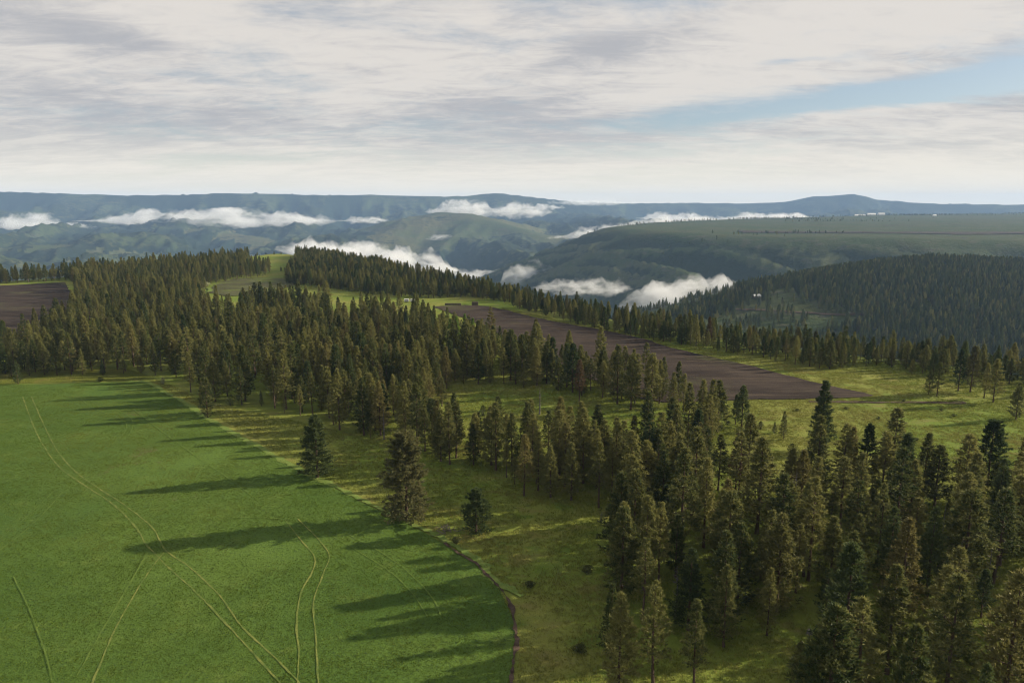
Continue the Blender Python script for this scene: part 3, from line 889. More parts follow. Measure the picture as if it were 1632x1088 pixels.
def joined_proto(name, tm, cm):
    n0 = len(tm.vertices)
    V = np.empty(n0 * 3, np.float32); tm.vertices.foreach_get('co', V)
    V2 = np.empty(len(cm.vertices) * 3, np.float32); cm.vertices.foreach_get('co', V2)
    tm.calc_loop_triangles()
    ft = np.empty(len(tm.loop_triangles) * 3, np.int32); tm.loop_triangles.foreach_get('vertices', ft)
    fc = np.arange(len(cm.vertices)).reshape(-1, 3) + n0
    tone = np.empty(len(cm.vertices), np.float32); cm.attributes['tone'].data.foreach_get('value', tone)
    Fa = np.vstack([ft.reshape(-1, 3), fc])
    mi = np.concatenate([np.zeros(len(ft) // 3), np.ones(len(fc))])
    return mesh_np(name, np.vstack([V.reshape(-1, 3), V2.reshape(-1, 3)]), Fa, [tm.materials[0], cm.materials[0]], False, {'tone': np.concatenate([np.zeros(n0), tone])}, mi)


def tree(x, y, var, h, rz, label, group=None, name='pine_tree', tm=None, cm=None, wide=1.0, cat='tree'):
    H, tm0, cm0, _ = PROTO[var]
    e = link(name, None, loc=(x, y, tz(x, y) - 0.05), label=label, cat=cat, group=group)
    e.rotation_euler = (0, 0, rz)
    s = h / H
    e.scale = (s * wide, s * wide, s)
    link('trunk', tm or tm0, e)
    link('crown', cm or cm0, e)
    return e


# --- single trees that stand apart: foot pixel, tip row, variant
TAKEN = []


def solo(u, vb, vt, var, label, wide=1.0, name='pine_tree', group=None, own=None):
    q = gp(u, vb)
    h = height_px(u, vb, vt)
    e = tree(q[0], q[1], var, h, random.random() * 6.28, label, group, name, wide=wide)
    if own:
        rs = np.random.default_rng(own['seed'])
        tm, pts = trunk_mesh('trunk', rs, h, own.get('r0', 0.3), own.get('bend', 0.1), M[own.get('bark', 'bark')], own.get('dead', 4), own['cb'], 16, own['R'])
        cm = crown_mesh('crown', rs, h, own['cb'], own['R'], own['p'], pts, M[own['nd']], own.get('sp', 0.62), own.get('tuft', 0.46), own.get('bl', 5), own.get('gap', 0.1), bf=own.get('bf', 0.16))
        for c in e.children: c.data = tm if c.name.startswith('trunk') else cm
        e.scale = (1, 1, 1)
    TAKEN.append((q[0], q[1]))
    return e


random.seed(5)
solo(506, 761, 662, 2, 'broad dark pine standing alone on the crop field verge', own=dict(seed=1, bf=0.05, cb=0.05, R=4.6, p=0.70, nd='fir', r0=0.34, gap=0.06, tuft=0.52))
solo(648, 829, 690, 2, 'largest bushy brown-tipped pine on the crop field verge', own=dict(seed=2, bf=0.04, cb=0.02, R=5.2, p=0.40, nd='olive', r0=0.4, gap=0.04, sp=0.55, tuft=0.52))
solo(759, 850, 781, 2, 'small egg-shaped dark pine beside a brush heap', own=dict(seed=3, bf=0.06, cb=0.04, R=3.3, p=0.5, nd='fir', r0=0.24, gap=0.05, tuft=0.46))
solo(331, 666, 602, 0, 'slim yellowish pine standing beside the pale verge corner', own=dict(seed=4, cb=0.06, R=2.4, p=0.5, nd='needles', r0=0.24, gap=0.1))
solo(1307, 720, 607, 6, 'tall dark fir standing alone on the meadow below the ploughed wedge', own=dict(seed=6, cb=0.09, R=3.5, p=0.72, nd='fir', r0=0.36, gap=0.14, tuft=0.5))
solo(1573, 772, 670, 7, 'stout dark pine with rounded crown rising above the wood onto meadow', own=dict(seed=7, cb=0.16, R=3.9, p=0.48, nd='fir', r0=0.36, gap=0.14, tuft=0.52))
solo(1182, 680, 614, 7, 'dark twin-topped pine on the meadow edge below the ploughed wedge', own=dict(seed=8, cb=0.1, R=2.6, p=0.7, nd='fir', r0=0.26))
solo(1172, 676, 628, 7, 'shorter companion pine touching the dark twin-topped pine', wide=1.0)
solo(1248, 700, 655, 4, 'small thin pine on open meadow near the tall dark fir')
solo(1234, 690, 672, 8, 'tiny pine sapling on open meadow near the tall dark fir', wide=1.1)
solo(1148, 668, 628, 4, 'small slim pine between ploughed wedge and near wood')
solo(29, 612, 574, 6, 'small dark fir on the grass margin at the crop field end')
solo(475, 413, 394, 7, 'dark pine on the skyline of the bare grassy knoll', wide=1.2)
for k, (u, vb, vt) in enumerate(((362, 411, 403), (378, 410, 402), (395, 408, 403), (410, 407, 402), (424, 406.5, 402), (437, 406, 400), (448, 405.5, 401))):
    solo(u, vb, vt, (2, 7, 8)[k % 3], 'small dark pine in the skyline row on the bare knoll', wide=1.5, group='pines along the knoll skyline')
solo(448, 432.5, 425, 2, 'small bushy pine of a pair on the knoll slope', wide=1.3, group='pair of pines on the knoll slope')
solo(454, 432.5, 425.5, 2, 'small bushy pine of a pair on the knoll slope', wide=1.3, group='pair of pines on the knoll slope')
for (u, vb, vt, va, lab) in ((1480, 628, 588, 8, 'short pale pine of the pair at the end of the ridge belt'), (1493, 631, 577, 9, 'taller gappy pine of the pair at the end of the ridge belt'),
                             (1527, 623, 556, 7, 'dark pine with bare foot standing out on meadow from the ridge belt'), (1546, 625, 551, 7, 'tallest dark pine of the clump standing out from the ridge belt'),
                             (1568, 634, 578, 1, 'slender pine in the clump standing out from the ridge belt'), (1583, 641, 572, 5, 'round-topped pine in the clump standing out from the ridge belt'),
                             (1619, 668, 610, 2, 'broad pine at the meadow margin below the ridge belt clump'), (1384, 580, 544, 7, 'dark pine set forward of the ridge belt onto meadow'),
                             (1348, 570, 535, 5, 'round pine at the front of the ridge belt beside the forward dark pine')):
    solo(u, vb, vt, va, lab)
# nearest individuals of the near wood, each at its own foot
for (u, vb, vt, va, w_, lab) in (
        (985, 1100, 945, 2, 0.95, 'full olive pine at the meadow corner of the wood by the ditch'), (973, 1050, 930, 4, 1.0, 'thin pine leaning behind the full pine at the wood corner'),
        (1041, 1092, 925, 9, 1.0, 'sparse grey-stemmed pine beside the full pine at the wood corner'), (1106, 1092, 955, 1, 1.0, 'bare-footed pine on the sunny edge of the grass glade'),
        (1153, 1030, 900, 0, 1.0, 'pointed bright pine at the head of the grass glade'), (1270, 1100, 1022, 8, 1.0, 'low bushy young pine in the sunny glade'),
        (1222, 1012, 905, 4, 1.0, 'narrow pine on the glade margin beside bare trunks'), (1310, 1022, 905, 3, 1.0, 'pine with dark leaning foot casting a shadow on the glade'),
        (1355, 1105, 990, 7, 1.0, 'dark young pine at the lower end of the glade'), (1425, 880, 715, 3, 1.1, 'dark long-trunked pine standing in a small bright clearing'),
        (1396, 900, 770, 9, 1.0, 'thin pine on the rim of the small bright clearing'), (1288, 925, 760, 3, 1.05, 'tall pine with two bare trunks side by side'), (1281, 918, 770, 3, 1.0, 'bare-trunked twin close to the tall pine'),
        (990, 930, 800, 1, 1.1, 'bare-trunked pine at the meadow side of the wood'), (1026, 938, 790, 1, 1.1, 'tall bare-trunked pine second from the meadow side'), (1050, 930, 800, 3, 1.0, 'thin-stemmed pine third from the meadow side'),
        (1470, 800, 690, 0, 1.0, 'pale pointed pine on the upper rim of the wood'), (1376, 790, 675, 7, 1.0, 'dark pine on the upper rim of the wood'), (1352, 785, 680, 4, 1.0, 'spire-topped pine on the upper rim of the wood'),
        (1402, 800, 688, 5, 1.0, 'round-topped pine on the upper rim of the wood'), (1440, 800, 705, 9, 1.0, 'gappy pine on the upper rim of the wood'),
        (1590, 860, 765, 6, 1.0, 'dark conical fir behind the stout rounded pine'), (1552, 800, 735, 5, 1.0, 'bushy pine at the foot of the stout rounded pine'),
        (840, 735, 640, 0, 1.2, 'tall broad-based pine over the middle grove'), (925, 742, 640, 4, 1.1, 'slim spire over the middle grove'), (717, 740, 640, 1, 1.0, 'pine with bare stem at the open end of the middle grove')):
    solo(u, vb, vt, va, lab, wide=w_)


for (u, vb, vt, sd_) in ((728, 545, 504, 31), (741, 548, 500, 32), (754, 550, 507, 33), (718, 541, 508, 34)):
    solo(u, vb, vt, 4, 'bright yellow-green larch in the clump among olive pines', name='larch_tree', group='bright larches near the ploughed wedge head', own=dict(seed=sd_, cb=0.1, R=2.3, p=1.0, nd='larch', r0=0.2))
solo(923, 641, 574, 4, 'rusty brown dying pine on the forest edge over the sunlit strip', own=dict(seed=41, cb=0.3, R=2.2, p=0.8, nd='rust', r0=0.22, gap=0.3))
solo(1129, 546, 505, 4, 'rusty red dying pine in the canyon rim belt', own=dict(seed=42, cb=0.12, R=2.2, p=1.0, nd='rust', r0=0.22))
solo(1172, 790, 690, 4, 'brown half-dead pine on the wood rim by the scrap heap', own=dict(seed=43, cb=0.35, R=2.2, p=0.8, nd='rust', r0=0.22, gap=0.4))
for (u, vb, vt, sd_, lab) in ((1262, 842, 745, 51, 'bare grey snag below the scrap heap'), (1496, 905, 800, 52, 'bare grey snag beside the small bright clearing'), (1075, 985, 900, 53, 'short bare snag among trunks near the wood corner'),
                              (860, 660, 612, 54, 'thin bare snag at the forest edge over the sunlit strip'), (612, 700, 648, 55, 'thin bare snag behind the largest bushy verge pine'), (1568, 965, 860, 56, 'tall bare snag in the shady lower wood')):
    q = gp(u, vb); h = height_px(u, vb, vt)
    rs_ = np.random.default_rng(sd_)
    e = link('dead_tree', None, loc=(q[0], q[1], tz(*q) - 0.05), label=lab, cat='dead tree')
    tmb, _ = trunk_mesh('trunk', rs_, h, 0.22, 0.3, M['greybark'], 0, 0.3, 0, 1.5)
    link('trunk', tmb, e)
    for k in range(14):
        z_ = h * rs_.uniform(0.25, 0.95); a_ = rs_.uniform(0, 6.28); ln_ = rs_.uniform(0.6, 1.9) * (1.15 - z_ / h)
        b_ = MB().tube([(0, 0, z_), (math.cos(a_) * ln_ * .5, math.sin(a_) * ln_ * .5, z_ + 0.1 * ln_), (math.cos(a_) * ln_, math.sin(a_) * ln_, z_ + 0.35 * ln_)], [0.06, 0.04, 0.015], 4)
        link('branch', b_.mesh('branch', M['greybark']), e)
    TAKEN.append((q[0], q[1]))


# --- woods
def scatter(poly, spacing, seed, holes=(), jitter=0.45, clear=3.0):
    P = np.array(poly); lo, hi = P.min(0), P.max(0)
    rs = np.random.default_rng(seed)
    n = int((hi - lo).prod() / spacing ** 2 * 2.2)
    x = rs.uniform(lo[0], hi[0], n); y = rs.uniform(lo[1], hi[1], n)
    ok = inside(x, y, poly)
    for h_ in holes: ok &= ~inside(x, y, h_)
    x, y = x[ok], y[ok]
    dens = spacing * (1 + 0.35 * fbm(x, y, 45, 2, 77))
    cell = {}
    out = []
    for i in range(len(x)):
        s = dens[i]
        cx, cy = int(x[i] // spacing), int(y[i] // spacing)
        bad = False
        for a in range(cx - 2, cx + 3):
            for b in range(cy - 2, cy + 3):
                for (qx, qy) in cell.get((a, b), ()):
                    if (qx - x[i]) ** 2 + (qy - y[i]) ** 2 < s * s: bad = True; break
                if bad: break
            if bad: break
        if bad: continue
        if any((tx - x[i]) ** 2 + (ty - y[i]) ** 2 < clear * clear for tx, ty in TAKEN): continue
        cell.setdefault((cx, cy), []).append((x[i], y[i]))
        out.append((x[i], y[i]))
    return np.array(out)


STANDS = [('main', WOOD_MAIN, 4.6, 1, (LEFT_GAP,)), ('grove', WOOD_GROVE, 4.4, 2, ()), ('mid', WOOD_MID, 3.9, 3, ()), ('ridge', WOOD_RIDGE, 3.5, 4, ()), ('near', WOOD_NEAR, 5.3, 12, GLADES)]
MARKS = [(gp(u, v), t) for u, v, t in (
    (120, 600, 'facing the far end of the crop field'), (290, 606, 'above the pale verge corner'), (420, 655, 'in front of the forest by the slim yellowish pine'), (560, 690, 'behind the broad dark verge pine'),
    (660, 700, 'behind the largest bushy verge pine'), (730, 640, 'at the open mouth of the sunlit strip'), (850, 630, 'along the forest edge over the sunlit strip'), (1000, 650, 'at the inner end of the sunlit strip'),
    (760, 742, 'at the open end of the middle grove'), (840, 780, 'in the middle grove above the verge meadow'), (950, 790, 'by the pale bush of the middle grove'), (1080, 735, 'where middle grove meets the near wood'),
    (1010, 870, 'on the wood edge toward the verge meadow'), (1010, 960, 'among the bare trunks by the verge meadow'), (1130, 800, 'below the scrap heap'), (1110, 900, 'deep in the wood below the scrap heap'),
    (1200, 950, 'at the head of the sunny glade'), (1290, 900, 'beside the tall double trunks'), (1290, 810, 'below the tall lone meadow fir'), (1400, 810, 'on the wood rim facing the ploughed wedge'), (1440, 950, 'between glade and small bright clearing'),
    (1480, 880, 'beside the small bright clearing'), (1560, 830, 'below the stout rounded pine'), (1600, 920, 'deep in the wood below the stout rounded pine'), (1400, 1060, 'at the lower side of the sunny glade'), (1540, 1040, 'in the shady lower wood'),
    (1500, 600, 'in the canyon rim belt by the standing clump'), (1300, 580, 'in the canyon rim belt over the sunny meadow'), (1100, 1060, 'beside the full pine at the wood corner'))]
allT = []
for si, (nm, poly, sp, seed, holes) in enumerate(STANDS):
    pts = scatter(poly, sp, seed, holes)
    for q in pts: allT.append((q[0], q[1], si))
allT = np.array(allT)
rs = np.random.default_rng(21)
nT = len(allT)
Zt = terrain(allT[:, 0], allT[:, 1])
sdC = sdf(allT[:, 0], allT[:, 1], CREST)
wts = np.array([.18, .16, .13, .10, .12, .12, .04, .05, .05, .05])
var = rs.choice(len(VARS), nT, p=wts)
rim = allT[:, 2] == 3
var = np.where(rim & (rs.random(nT) < 0.45), rs.choice([6, 7, 4], nT), var)
hgt = rs.normal(14.0, 2.7, nT)
hgt = np.clip(hgt, 7.0, 20)
hgt = np.where(rs.random(nT) < 0.07, rs.uniform(3.5, 8, nT), hgt)
hgt = np.where(var == 8, hgt * 0.7, hgt)
hgt = np.where(allT[:, 2] == 4, hgt * 1.1, hgt)
hgt = np.where(allT[:, 2] == 2, hgt * 0.98, hgt)
_d = np.hypot(allT[:, 0], allT[:, 1])
hgt = np.where(allT[:, 2] == 3, hgt * (0.66 + 0.16 * sstep(450, 750, _d)), hgt)        # the belt on the canyon rim is younger
hgt = np.where(allT[:, 2] == 0, hgt * (1 - 0.14 * sstep(280, 480, _d)), hgt)
rot = rs.uniform(0, 6.28, nT)
# how large each shows from the viewpoint
dist = np.hypot(allT[:, 0], allT[:, 1])
c_, s_ = math.cos(PITCH), math.sin(PITCH)
dep = allT[:, 1] * c_ - (Zt + 7 - CAMZ) * s_
su = W / 2 + F * allT[:, 0] / dep
sv = HH / 2 - F * (allT[:, 1] * s_ + (Zt + 7 - CAMZ) * c_) / dep
inframe = (dep > 0) & (su > -20) & (su < W + 20) & (sv < HH + 60) & (sv > 0)
size = np.where(inframe, hgt / dist, 0)
keep = dist > 0
# nothing wholly outside the view, apart from a band that throws its shade into it
keep = (dep > 0) & (su > -500) & (su < W + 700) & (sv < HH + 380)
order = np.argsort(-size)
single = order[:285]
is_single = np.zeros(nT, bool); is_single[single] = True
LOOKS = [v[-1] for v in VARS]
for i in single:
    ph = min(MARKS, key=lambda m_: (m_[0][0] - allT[i, 0]) ** 2 + (m_[0][1] - allT[i, 1]) ** 2)[1]
    v = int(var[i])
    hh = hgt[i]
    sz = 'very tall ' if hh > 17.2 else 'tall ' if hh > 15.4 else ('low ' if hh < 11.5 else ('' if hh < 13.6 else 'middling '))
    lab = f"{sz}{LOOKS[v]} {ph}"
    tree(allT[i, 0], allT[i, 1], v, hh, rot[i], lab, lab + ' set', 'fir_tree' if v == 6 else 'pine_tree', wide=(1.06, 1.0, 1.12, 1.0, 1.2)[int(allT[i, 2])] * (0.9 + 0.2 * ((i * 37) % 11) / 11))


def scatter_object(name, V, attrs, protos, label, cat, mat_keep=()):
    """ONE object: instances of a few meshes on its points"""
    me = bpy.data.meshes.new(name)
    me.vertices.add(len(V)); me.vertices.foreach_set('co', np.asarray(V, np.float32).ravel())
    for an, av in attrs.items():
        t = 'FLOAT_VECTOR' if np.ndim(av) == 2 else ('INT' if np.asarray(av).dtype.kind == 'i' else 'FLOAT')
        a = me.attributes.new(an, t, 'POINT')
        a.data.foreach_set('vector' if t == 'FLOAT_VECTOR' else 'value', np.asarray(av, np.int32 if t == 'INT' else np.float32).ravel())
    o = link(name, me, label=label, cat=cat, kind='stuff')
    ng = bpy.data.node_groups.new(name + '_scatter', 'GeometryNodeTree')
    ng.interface.new_socket('Geometry', in_out='INPUT', socket_type='NodeSocketGeometry')
    ng.interface.new_socket('Geometry', in_out='OUTPUT', socket_type='NodeSocketGeometry')
    n_in = ng.nodes.new('NodeGroupInput'); n_out = ng.nodes.new('NodeGroupOutput')
    g2i = ng.nodes.new('GeometryNodeGeometryToInstance')
    for p in protos:
        oi = ng.nodes.new('GeometryNodeObjectInfo'); oi.inputs['Object'].default_value = p; oi.inputs['As Instance'].default_value = True
        ng.links.new(oi.outputs['Geometry'], g2i.inputs[0])
    # keep the order of the variants
    join = ng.nodes.new('GeometryNodeJoinGeometry')

    def named(nm, t):
        a = ng.nodes.new('GeometryNodeInputNamedAttribute'); a.data_type = t; a.inputs['Name'].default_value = nm
        return a.outputs['Attribute']
    prev = None
    for k, p in enumerate(protos):
        oi = ng.nodes.new('GeometryNodeObjectInfo'); oi.inputs['Object'].default_value = p; oi.inputs['As Instance'].default_value = True
        cmp_ = ng.nodes.new('FunctionNodeCompare'); cmp_.data_type = 'INT'; cmp_.operation = 'EQUAL'
        ng.links.new(named('variant', 'INT'), cmp_.inputs[2]); cmp_.inputs[3].default_value = k
        iop = ng.nodes.new('GeometryNodeInstanceOnPoints')
        ng.links.new(n_in.outputs[0], iop.inputs['Points']); ng.links.new(cmp_.outputs[0], iop.inputs['Selection'])
        ng.links.new(oi.outputs['Geometry'], iop.inputs['Instance'])
        e2r = ng.nodes.new('FunctionNodeEulerToRotation'); ng.links.new(named('turn', 'FLOAT_VECTOR'), e2r.inputs[0])
        ng.links.new(e2r.outputs[0], iop.inputs['Rotation'])
        ng.links.new(named('size', 'FLOAT_VECTOR'), iop.inputs['Scale'])
        ng.links.new(iop.outputs[0], join.inputs[0])
    ng.nodes.remove(g2i)
    ng.links.new(join.outputs[0], n_out.inputs[0])
    md = o.modifiers.new('scatter', 'NODES'); md.node_group = ng
    return o


def proto_obj(name, me):
    return bpy.data.objects.new(name, me)        # mesh source only, not part of the scene


TREE_PROTO = [proto_obj('tree_source', joined_proto('tree_source', tm, cm)) for (_, tm, cm, _) in PROTO]
rest = keep & ~is_single
Hs = np.array([p[0] for p in PROTO])
sc1 = hgt[rest] / Hs[var[rest]]
wide = rs.uniform(0.88, 1.16, rest.sum()) * np.where(allT[rest, 2] == 3, 1.12, 1.0)
z0 = np.zeros(rest.sum())
scatter_object('pine_forest', np.column_stack([allT[rest, 0], allT[rest, 1], Zt[rest] - 0.05]),
               dict(variant=var[rest].astype(np.int32), turn=np.column_stack([z0, z0, rot[rest]]), size=np.column_stack([sc1 * wide, sc1 * wide, sc1])),
               TREE_PROTO, 'dense olive pine forest spreading over the upland to the canyon rim', 'forest')
print('trees', nT, 'rest', int(rest.sum()))

# --- far timber on the hillside across the side canyon, and specks on the mesa
fx = rs.uniform(200, 2300, 90000); fy = rs.uniform(750, 1900, 90000)
fz, fzone = terrain(fx, fy, True)
hd, _ = seg_dist(fx, fy, HILL, False)
den = fbm(fx, fy, 170, 4, 91)
open_ = sstep(560, 440, fx) * sstep(10, 55, hd) * 0.90 + sstep(0.0, 0.5, den) * 0.5
ok = (fzone == 1) & (rs.random(90000) > open_)
keepi = []
grid = {}
for i in np.where(ok)[0]:
    k = (int(fx[i] // 6), int(fy[i] // 6))
    if k in grid: continue
    grid[k] = 1; keepi.append(i)
keepi = np.array(keepi)
nf = len(keepi)
fv = rs.choice([6, 7, 4, 0, 2], nf, p=[.35, .3, .15, .1, .1])
fs = rs.uniform(0.7, 1.15, nf)
zz = np.zeros(nf)
scatter_object('hillside_timber', np.column_stack([fx[keepi], fy[keepi], fz[keepi]]), dict(variant=fv.astype(np.int32), turn=np.column_stack([zz, zz, rs.uniform(0, 6.28, nf)]), size=np.column_stack([fs * 1.1, fs * 1.1, fs])),
               TREE_PROTO, 'dark timber covering the hillside across the side canyon', 'forest')
mx_, my_ = [], []
mrs = np.random.default_rng(8)
rimpts = [px_at(u, v, d)[:2] for u, v, d in ((900, 402, 3380), (985, 374, 3400), (1060, 369, 3800), (1150, 362, 4250), (1340, 353, 4950), (1400, 350, 5200))]
for i in range(len(rimpts) - 1):
    a, b = rimpts[i], rimpts[i + 1]
    for k in range((8, 40, 60, 70, 30)[i]):
        t = mrs.random(); p = a + (b - a) * t + mrs.normal(0, 40, 2)
        mx_.append(p[0]); my_.append(p[1])
for (u, v, d, n_, sx, sy) in ((1270, 373, 2750, 34, 90, 14), (1430, 349, 5300, 420, 420, 14), (1330, 362, 4000, 60, 160, 14), (1560, 344, 5800, 300, 450, 20), (1240, 359, 4400, 160, 220, 14), (1130, 395, 2600, 20, 120, 60)):
    c = px_at(u, v, d)
    for k in range(n_):
        mx_.append(c[0] + mrs.normal(0, sx)); my_.append(c[1] + mrs.normal(0, sy))
mx_ = np.array(mx_); my_ = np.array(my_)
mz_ = terrain(mx_, my_); nm_ = len(mx_)
ms_ = mrs.uniform(0.4, 0.9, nm_); zz = np.zeros(nm_)
scatter_object('mesa_timber', np.column_stack([mx_, my_, mz_]), dict(variant=mrs.choice([6, 7, 2], nm_).astype(np.int32), turn=np.column_stack([zz, zz, mrs.uniform(0, 6.28, nm_)]), size=np.column_stack([ms_ * 1.3, ms_ * 1.3, ms_])),
               TREE_PROTO, 'thin dark lines of trees along the mesa top', 'forest')


# ------------------------------------------------------------------ grass and crop
def tuft_mesh(name, seed, n, h, spread, width, mat, lean=0.5):
    r = np.random.default_rng(seed)
    b = np.column_stack([r.normal(0, spread, n), r.normal(0, spread, n), np.full(n, -0.05)])
    d = np.column_stack([r.normal(0, lean, n), r.normal(0, lean, n), np.ones(n)]); d /= np.linalg.norm(d, axis=1)[:, None]
    ln = h * r.uniform(0.6, 1.3, n)
    a = r.uniform(0, 6.28, n); sd = np.column_stack([np.cos(a), np.sin(a), np.zeros(n)]) * (width * r.uniform(0.6, 1.3, n))[:, None]
    V = np.stack([b - sd, b + sd, b + d * ln[:, None]], 1).reshape(-1, 3)
    return mesh_np(name, V, np.arange(n * 3).reshape(-1, 3), [mat], False, {'tone': np.repeat(r.random(n), 3)})


def grass_scatter(name, poly, n, meshes, lift, label, cat, excl=(), seed=0, smin=0.7, smax=1.3, lines=(), clump=0.0, thin=False):
    r = np.random.default_rng(seed)
    P = np.array(poly); lo, hi = P.min(0), P.max(0)
    x = r.uniform(lo[0], hi[0], n); y = r.uniform(lo[1], hi[1], n)
    ok = inside(x, y, poly)
    dd = np.hypot(x, y)
    dep = y * c_ + CAMZ * s_
    u = W / 2 + F * x / np.maximum(dep, 1); v = HH / 2 - F * (y * s_ - CAMZ * c_) / np.maximum(dep, 1)
    ok &= (dep > 0) & (u > -120) & (u < W + 120) & (v < HH + 60)
    for e in excl: ok &= ~inside(x, y, e)
    if thin: ok &= (fbm(x, y, 38, 4, 57) < 0.22 + 0.25 * r.random(n)) & (np.abs((x * 0.5 + y * 0.87 + 0.6 * fbm(x, y, 60, 2, 58)) % 5.2 - 2.6) > 0.22 * r.random(n))
    if clump: ok &= (fbm(x, y, 9, 3, 33) + 0.5 * r.random(n)) > clump
    x, y = x[ok], y[ok]
    for (Q, w_) in lines:
        keepl = np.ones(len(x), bool)
        lo2, hi2 = Q.min(0) - 3, Q.max(0) + 3
        m = (x > lo2[0]) & (x < hi2[0]) & (y > lo2[1]) & (y < hi2[1])
        dl, _ = seg_dist(x[m], y[m], Q[::3], False)
        keepl[np.where(m)[0][(dl < w_ * 0.6) & (r.random(len(dl)) < 0.8)]] = False
        x, y = x[keepl], y[keepl]
    k = len(x)
    z = terrain(x, y) + lift
    s = r.uniform(smin, smax, k)
    zz = np.zeros(k)
    print(name, k)
    return scatter_object(name, np.column_stack([x, y, z]), dict(variant=r.integers(0, len(meshes), k).astype(np.int32), turn=np.column_stack([zz, zz, r.uniform(0, 6.28, k)]), size=np.column_stack([s, s, s * r.uniform(0.8, 1.2, k)])),
                          [proto_obj(name + '_source', m) for m in meshes], label, cat)


grass_scatter('crop_plants', CROP, 520000, [tuft_mesh('crop_source', 1 + i, 9, 0.17, 0.19, 0.055, M['cropleaf'], 0.9) for i in range(3)], 0.16, 'young green crop plants covering the field', 'crop', (), 3, lines=TRACKS, thin=True)
MEADOW = PX([(225, 600), (330, 655), (480, 745), (600, 800), (720, 862), (800, 930), (835, 955), (828, 1020), (820, 1110), (820, 1300), (1900, 1300), (1900, 690), (1632, 600), (1400, 575), (1200, 560), (1000, 528), (900, 512), (800, 490), (700, 590), (560, 690), (330, 640), (240, 600)])
grass_scatter('meadow_grass', MEADOW, 480000, [tuft_mesh('grass_source', 11 + i, 10, 0.34, 0.24, 0.06, M['blade'], 0.6) for i in range(3)], 0.0, 'tufted yellow green meadow grass', 'grass', (PLOUGH,), 4, 0.6, 1.5, clump=0.05)
MARGIN = PX([(-150, 625), (0, 612), (222, 606), (240, 600), (200, 588), (0, 590), (-150, 600)])
grass_scatter('margin_grass', MARGIN, 40000, [tuft_mesh('margin_source', 21, 10, 0.34, 0.24, 0.06, M['blade'], 0.6)], 0.0, 'rough grass strip at the far end of the crop field', 'grass', (CROP,), 5, 0.6, 1.5)


# ------------------------------------------------------------------ small things
def shrub_mesh(seed, h, r, n, mat, leaf=0.16):
    q = np.random.default_rng(seed)
    a = q.uniform(0, 6.28, n); t = q.random(n)
    rr = r * np.sqrt(q.random(n)) * np.sin(np.clip(t * 2.6 + 0.35, 0, math.pi))
    lob = 1 + 0.3 * np.sin(3 * a + seed) + 0.15 * np.sin(7 * a)
    C = np.column_stack([np.cos(a) * rr * lob, np.sin(a) * rr * lob, 0.1 + t * h])
    d = q.normal(0, 1, (n, 3)); d[:, 2] = np.abs(d[:, 2]); d /= np.linalg.norm(d, axis=1)[:, None]
    sd = np.cross(d, q.normal(0, 1, (n, 3))); sd /= np.linalg.norm(sd, axis=1)[:, None]
    V = np.stack([C - sd * leaf * 0.5, C + sd * leaf * 0.5, C + d * leaf * 1.6], 1).reshape(-1, 3)
    return mesh_np('foliage', V, np.arange(3 * n).reshape(-1, 3), [mat], False, {'tone': np.repeat(q.random(n), 3)})


def shrub(u, v, wpx, hpx, label, mat='shrub', seed=0, group=None, leaf=0.16, n=600):
    p = gp(u, v); dd = math.hypot(p[0], p[1])
    sl = math.hypot(dd, CAMZ) / F
    h, r = hpx * sl, wpx * sl / 2
    e = link('shrub', None, loc=(p[0], p[1], tz(*p)), label=label, cat='shrub', group=group)
    b = MB(); rr = random.Random(seed)
    for k in range(5):
        a = rr.uniform(0, 6.28)
        b.tube([(0, 0, -0.1), (math.cos(a) * r * .3, math.sin(a) * r * .3, h * .45), (math.cos(a) * r * .6, math.sin(a) * r * .6, h * .8)], [0.06, 0.04, 0.015], 5, False)
    link('stem', b.mesh('stem', M['greybark']), e)
    link('foliage', shrub_mesh(seed, h, r, n, M[mat], leaf), e)


shrub(160, 608.5, 9, 6, 'small black-green bush alone on the field-end margin', 'shrub', 1)
shrub(260, 612, 6, 10, 'tiny upright yellowish bush by the verge corner', 'paleshrub', 2)
shrub(368, 646, 16, 16, 'low dark bush in shade beyond the slim yellowish pine', 'shrub', 3)
shrub(985, 800, 26, 26, 'pale leafless-looking bush at the middle grove end', 'paleshrub', 4, n=260)
shrub(958, 832, 14, 24, 'thin bare twiggy bush on the verge meadow', 'shrub', 5, n=90)
shrub(935, 912, 22, 10, 'low grey-brown bush near the bare-trunked pines', 'shrub', 6)
shrub(845, 935, 14, 8, 'small dark bush at the verge end', 'shrub', 7)
shrub(1212, 684, 8, 12, 'small upright bush on meadow below ploughed wedge', 'shrub', 8)
shrub(1262, 722, 18, 14, 'round dark bush at the foot of the tall dark fir', 'shrub', 9)
shrub(1180, 690, 20, 9, 'brownish spreading bush under the twin-topped pine', 'shrub', 10)
shrub(924, 1038, 20, 10, 'low dark bush beside the full pine at the wood corner', 'shrub', 11)
shrub(727, 866, 14, 10, 'little green bush on the ditch start', 'shrub', 12)
shrub(326, 458, 16, 8, 'pale flowering thicket at the fallow field corner', 'paleshrub', 13, leaf=0.5)
shrub(770, 662, 12, 16, 'small olive sapling bush in front of the big forest', 'shrub', 14)
for k, (u, v) in enumerate(((1330, 690), (1400, 668), (1460, 702), (1520, 664), (1348, 652), (1420, 720), (1545, 700), (1270, 655), (1500, 655), (1440, 640), (1376, 704), (1480, 730))):
    shrub(u, v, 7, 3.5, 'small dark weed clump dotted on the sunny meadow', 'shrub', 30 + k, 'weed clumps on the sunny meadow', n=160)

